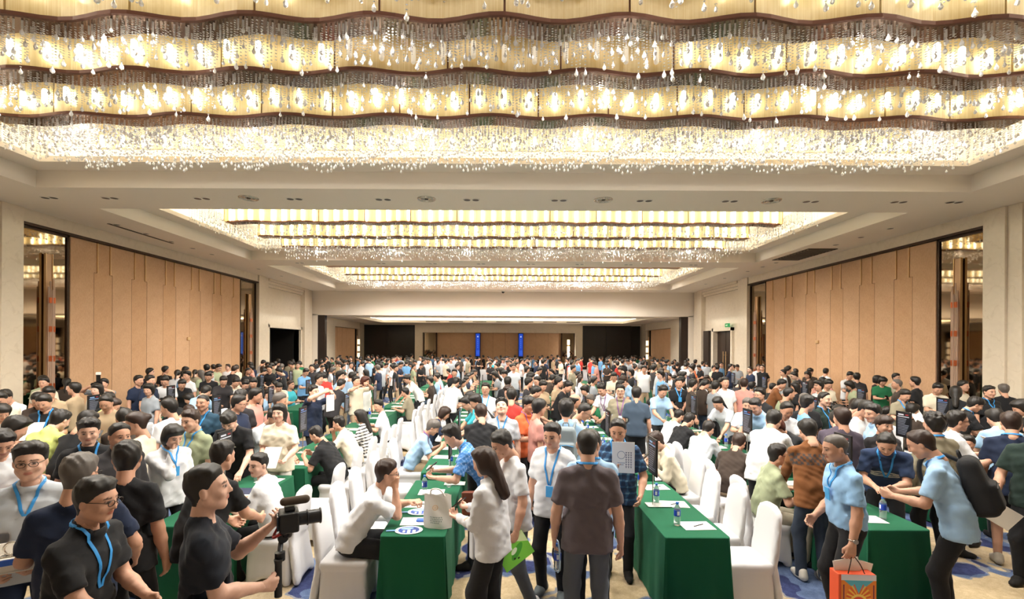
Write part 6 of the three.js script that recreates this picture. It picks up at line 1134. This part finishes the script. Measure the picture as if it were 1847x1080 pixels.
{ // shopping bag with lettering at the side of the woman in white
  const r = find('wide black trousers'), c = hand(r, 'l').add(V(0.24, -0.42, -0.1)); const tex = canvasTexture(128, 192, (k) => { k.fillStyle = '#e4e8f2'; k.fillRect(0, 0, 128, 192); k.fillStyle = '#1f2f66'; for (let i = 0; i < 7; i++) { k.fillRect(46, 24 + i * 22, 34, 4); k.fillRect(60, 24 + i * 22, 5, 15); k.fillRect(48, 34 + i * 22, 30, 4); } });
  const t = thing('shopping_bag', c.x, c.y, c.z, 0.6, 'white carrier bag with dark blue lettering beside the woman in white blouse', 'bag'); add('bag_body', boxG(-0.12, 0.12, 0, 0.34, -0.035, 0.035, 0.015), std(0xe4e8f2, 0.5), t); add('print', new THREE.PlaneGeometry(0.22, 0.32).translate(0, 0.17, 0.037), std(0xffffff, 0.5, { map: tex }), t); add('handle', tube([V(-0.05, 0.33, 0), V(-0.04, 0.45, 0), V(0.04, 0.45, 0), V(0.05, 0.33, 0)], 0.008, 6), std(0xe4e8f2, 0.5), t);
}
{ // brown leather bag at the waist of the checked shirt
  const r = find('blue checked shirt'), c = fwd(r, -0.02, -0.05, 0.78), w = fwd(r, 0.02, 0.26, 0.78), t = thing('shoulder_bag', w.x, w.y, w.z, r.s.yaw * D2R + Math.PI / 2, 'brown leather shoulder bag hanging at the hip of the checked shirt', 'bag'); const L = std(0x7c3f26, 0.5);
  add('bag_body', boxG(-0.15, 0.15, -0.12, 0.13, -0.05, 0.05, 0.03), L, t); add('flap', boxG(-0.152, 0.152, 0.0, 0.138, 0.03, 0.058, 0.012), std(0x6a331e, 0.5), t); add('buckle', new THREE.TorusGeometry(0.018, 0.005, 6, 12).translate(0, 0.01, 0.06), M.brass, t);
}
function backpack(part, label, color, trim, off = 0, scale = 1) {
  const r = find(part), q = r.j.qc.clone(), pos = r.j.at(r.j.qc, off, 0.27, -0.2), w = r.world(pos), t = thing('backpack', w.x, w.y, w.z, 0, label, 'backpack', 'backpacks worn in the crowd'); t.quaternion.copy(new THREE.Quaternion().setFromAxisAngle(V(0, 1, 0), r.s.yaw * D2R).multiply(q)); t.scale.setScalar(scale);
  const m = phys(color, 0.85, { sheen: 0.2 }), b = toGeometry(surfaceNet((x, y, z) => { const d = sdBox(x, y, z, 0.15 - Math.max(0, y) * 0.12, 0.22, 0.075 - y * 0.06, 0.06); const p2 = sdBox(x, y + 0.08, z + 0.075, 0.115, 0.1, 0.035, 0.03); return smin(d, p2, 0.012); }, [-0.2, -0.26, -0.16], [0.2, 0.26, 0.12], 0.014));
  add('pack', b, m, t); add('pocket_zip', tube([V(-0.1, -0.02, -0.112), V(0, 0.0, -0.116), V(0.1, -0.02, -0.112)], 0.004, 5), std(trim, 0.5), t); add('top_loop', tube([V(-0.04, 0.2, 0.03), V(-0.03, 0.26, 0.03), V(0.03, 0.26, 0.03), V(0.04, 0.2, 0.03)], 0.009, 6), m, t);
  for (const s of off ? [Math.sign(off)] : [-1, 1]) add('strap', tube([V(s * 0.1, 0.18, 0.06), V(s * 0.12, 0.24, 0.15), V(s * 0.125, 0.22, 0.28), V(s * 0.13, 0.08, 0.335), V(s * 0.15, -0.08, 0.3), V(s * 0.16, -0.16, 0.14), V(s * 0.13, -0.16, 0.05)], 0.018, 6), m, t);
}
backpack('grey-blue polo', 'black backpack slung from one shoulder of the grey-blue polo', 0x15161a, 0x333333, -0.1, 1.15);
backpack('curly-haired man wearing', 'grey and bright blue backpack worn by the curly-haired man', 0x7f8a90, 0x3aa0e0);
backpack('balding man in dark jacket', 'dark brown backpack worn by the balding man in dark jacket', 0x3b332b, 0x6b5b45, 0, 1.1);
{ // gift bag of the elderly man with sheets in it, and his watch
  const r = find('cropped white hair'), c = hand(r, 'l'), yaw = -0.05, t = thing('paper_bag', c.x + 0.02, c.y - 0.5, c.z + 0.02, yaw, 'paper carrier bag with bright orange and blue fan pattern', 'bag');
  const tex = canvasTexture(256, 256, (k) => {
    k.fillStyle = '#e8862e'; k.fillRect(0, 0, 256, 256); k.fillStyle = '#dfe2f4'; k.fillRect(0, 0, 256, 34); k.fillStyle = '#54b6d6'; k.beginPath(); k.moveTo(20, 34); k.lineTo(236, 34); k.lineTo(150, 90); k.lineTo(128, 130); k.lineTo(106, 90); k.fill();
    for (const [cx, s] of [[30, 1], [226, -1]]) for (let i = 0; i < 9; i++) { const a = (-0.2 + i * 0.16) * s + (s < 0 ? Math.PI : 0); k.strokeStyle = i % 2 ? '#f6c34a' : '#e2622a'; k.lineWidth = 9; k.beginPath(); k.moveTo(128 + (cx - 128) * 0.15, 150); k.lineTo(128 + (cx - 128) * 0.15 + Math.cos(a) * 105, 150 - Math.abs(Math.sin(a)) * 95 - 8); k.stroke(); }
    for (let i = 5; i > 0; i--) { k.fillStyle = ['#2b3f9c', '#f2a24a', '#2b6fc0', '#d8452f', '#f5d36a'][i - 1]; k.beginPath(); k.arc(128, 190, i * 15, 0, 7); k.fill(); } k.fillStyle = '#7a2440'; k.fillRect(14, 60, 10, 196); k.fillRect(232, 60, 10, 196);
  });
  add('bag_body', boxG(-0.15, 0.15, 0, 0.36, -0.06, 0.06, 0.006), std(0xe0562f, 0.5), t); add('front_print', new THREE.PlaneGeometry(0.28, 0.355).translate(0.01, 0.18, 0.062), std(0xffffff, 0.45, { map: tex }), t);
  for (const z of [-0.05, 0.05]) add('cord_handle', tube([V(-0.07, 0.35, z), V(-0.035, 0.44, z * 0.6), V(0, 0.49, 0), V(0.035, 0.44, z * 0.6), V(0.07, 0.35, z)], 0.004, 6), PHONEM, t);
  [[-0.03, 0.4, 0.2, 'tall folded white sheet sticking out of the patterned paper bag'], [0.06, 0.38, -0.25, 'second white sheet leaning in the patterned paper bag']].forEach(([x, y, a, label], i) => { const m = add('paper_sheet', new THREE.BoxGeometry(0.21, 0.24, 0.003), PAPERM); m.position.set(c.x + 0.02 + x, c.y - 0.5 + y - 0.06, c.z + 0.01 - i * 0.02); m.rotation.set(0, yaw, a); tag(m, label, 'paper', 'sheets in the paper bag'); });
  const w = add('wristwatch', merge([new THREE.TorusGeometry(0.031, 0.006, 6, 18), new THREE.CylinderGeometry(0.02, 0.02, 0.012, 18).rotateX(Math.PI / 2).rotateY(Math.PI / 2).translate(0.034, 0, 0)]), M.chrome, r.g); w.position.copy(r.j.wl).addScaledVector(r.j.dl, -0.03); w.quaternion.setFromUnitVectors(V(0, 0, 1), r.j.dl);
}
{ // sheets held aloft, tray, white papers of the frame-edge man
  const r = find('pale grey shirt'), c = fwd(r, 0.36, 0, 1.04), t = thing('tray', c.x, c.y, c.z, r.s.yaw * D2R, 'shallow white tray with bright blue band held by the smiling man', 'tray'); add('tray_body', merge([boxG(-0.26, 0.26, 0, 0.02, -0.17, 0.17, 0.006), boxG(-0.26, 0.26, 0, 0.09, -0.17, -0.155), boxG(-0.26, -0.245, 0, 0.09, -0.17, 0.17), boxG(0.245, 0.26, 0, 0.09, -0.17, 0.17), boxG(-0.26, 0.26, 0, 0.09, 0.155, 0.17)]), M.white, t); add('blue_band', merge([boxG(-0.265, 0.265, 0.05, 0.085, 0.165, 0.175), boxG(0.255, 0.265, 0.05, 0.085, -0.175, 0.175), boxG(-0.265, -0.255, 0.05, 0.085, -0.175, 0.175)]), std(0x1f62d8, 0.4), t); add('clip', merge([new THREE.TorusGeometry(0.04, 0.008, 6, 16).translate(0, 0.1, 0), boxG(-0.06, 0.06, 0.02, 0.06, -0.03, 0.03, 0.01)]), M.chrome, t);
  const m = add('paper_sheet', new THREE.BoxGeometry(0.21, 0.29, 0.003), PAPERM); m.position.copy(fwd(r, 0.5, 0.22, 1.24)); m.rotation.set(-0.9, r.s.yaw * D2R, 0.3); tag(m, 'white sheet above the blue-banded tray of the smiling man', 'paper', 'sheets held in hands');
  const e = find('dark green T-shirt cut'), d = hand(e, 'r').add(V(0, -0.14, 0.02)), s2 = add('paper_sheet', new THREE.BoxGeometry(0.3, 0.21, 0.003), PAPERM); s2.position.copy(d); s2.rotation.set(0.2, -0.3, -0.5); tag(s2, 'white sheet hanging from the hand of the man in dark green T-shirt', 'paper', 'sheets held in hands');
}
renderer.render(scene, camera);
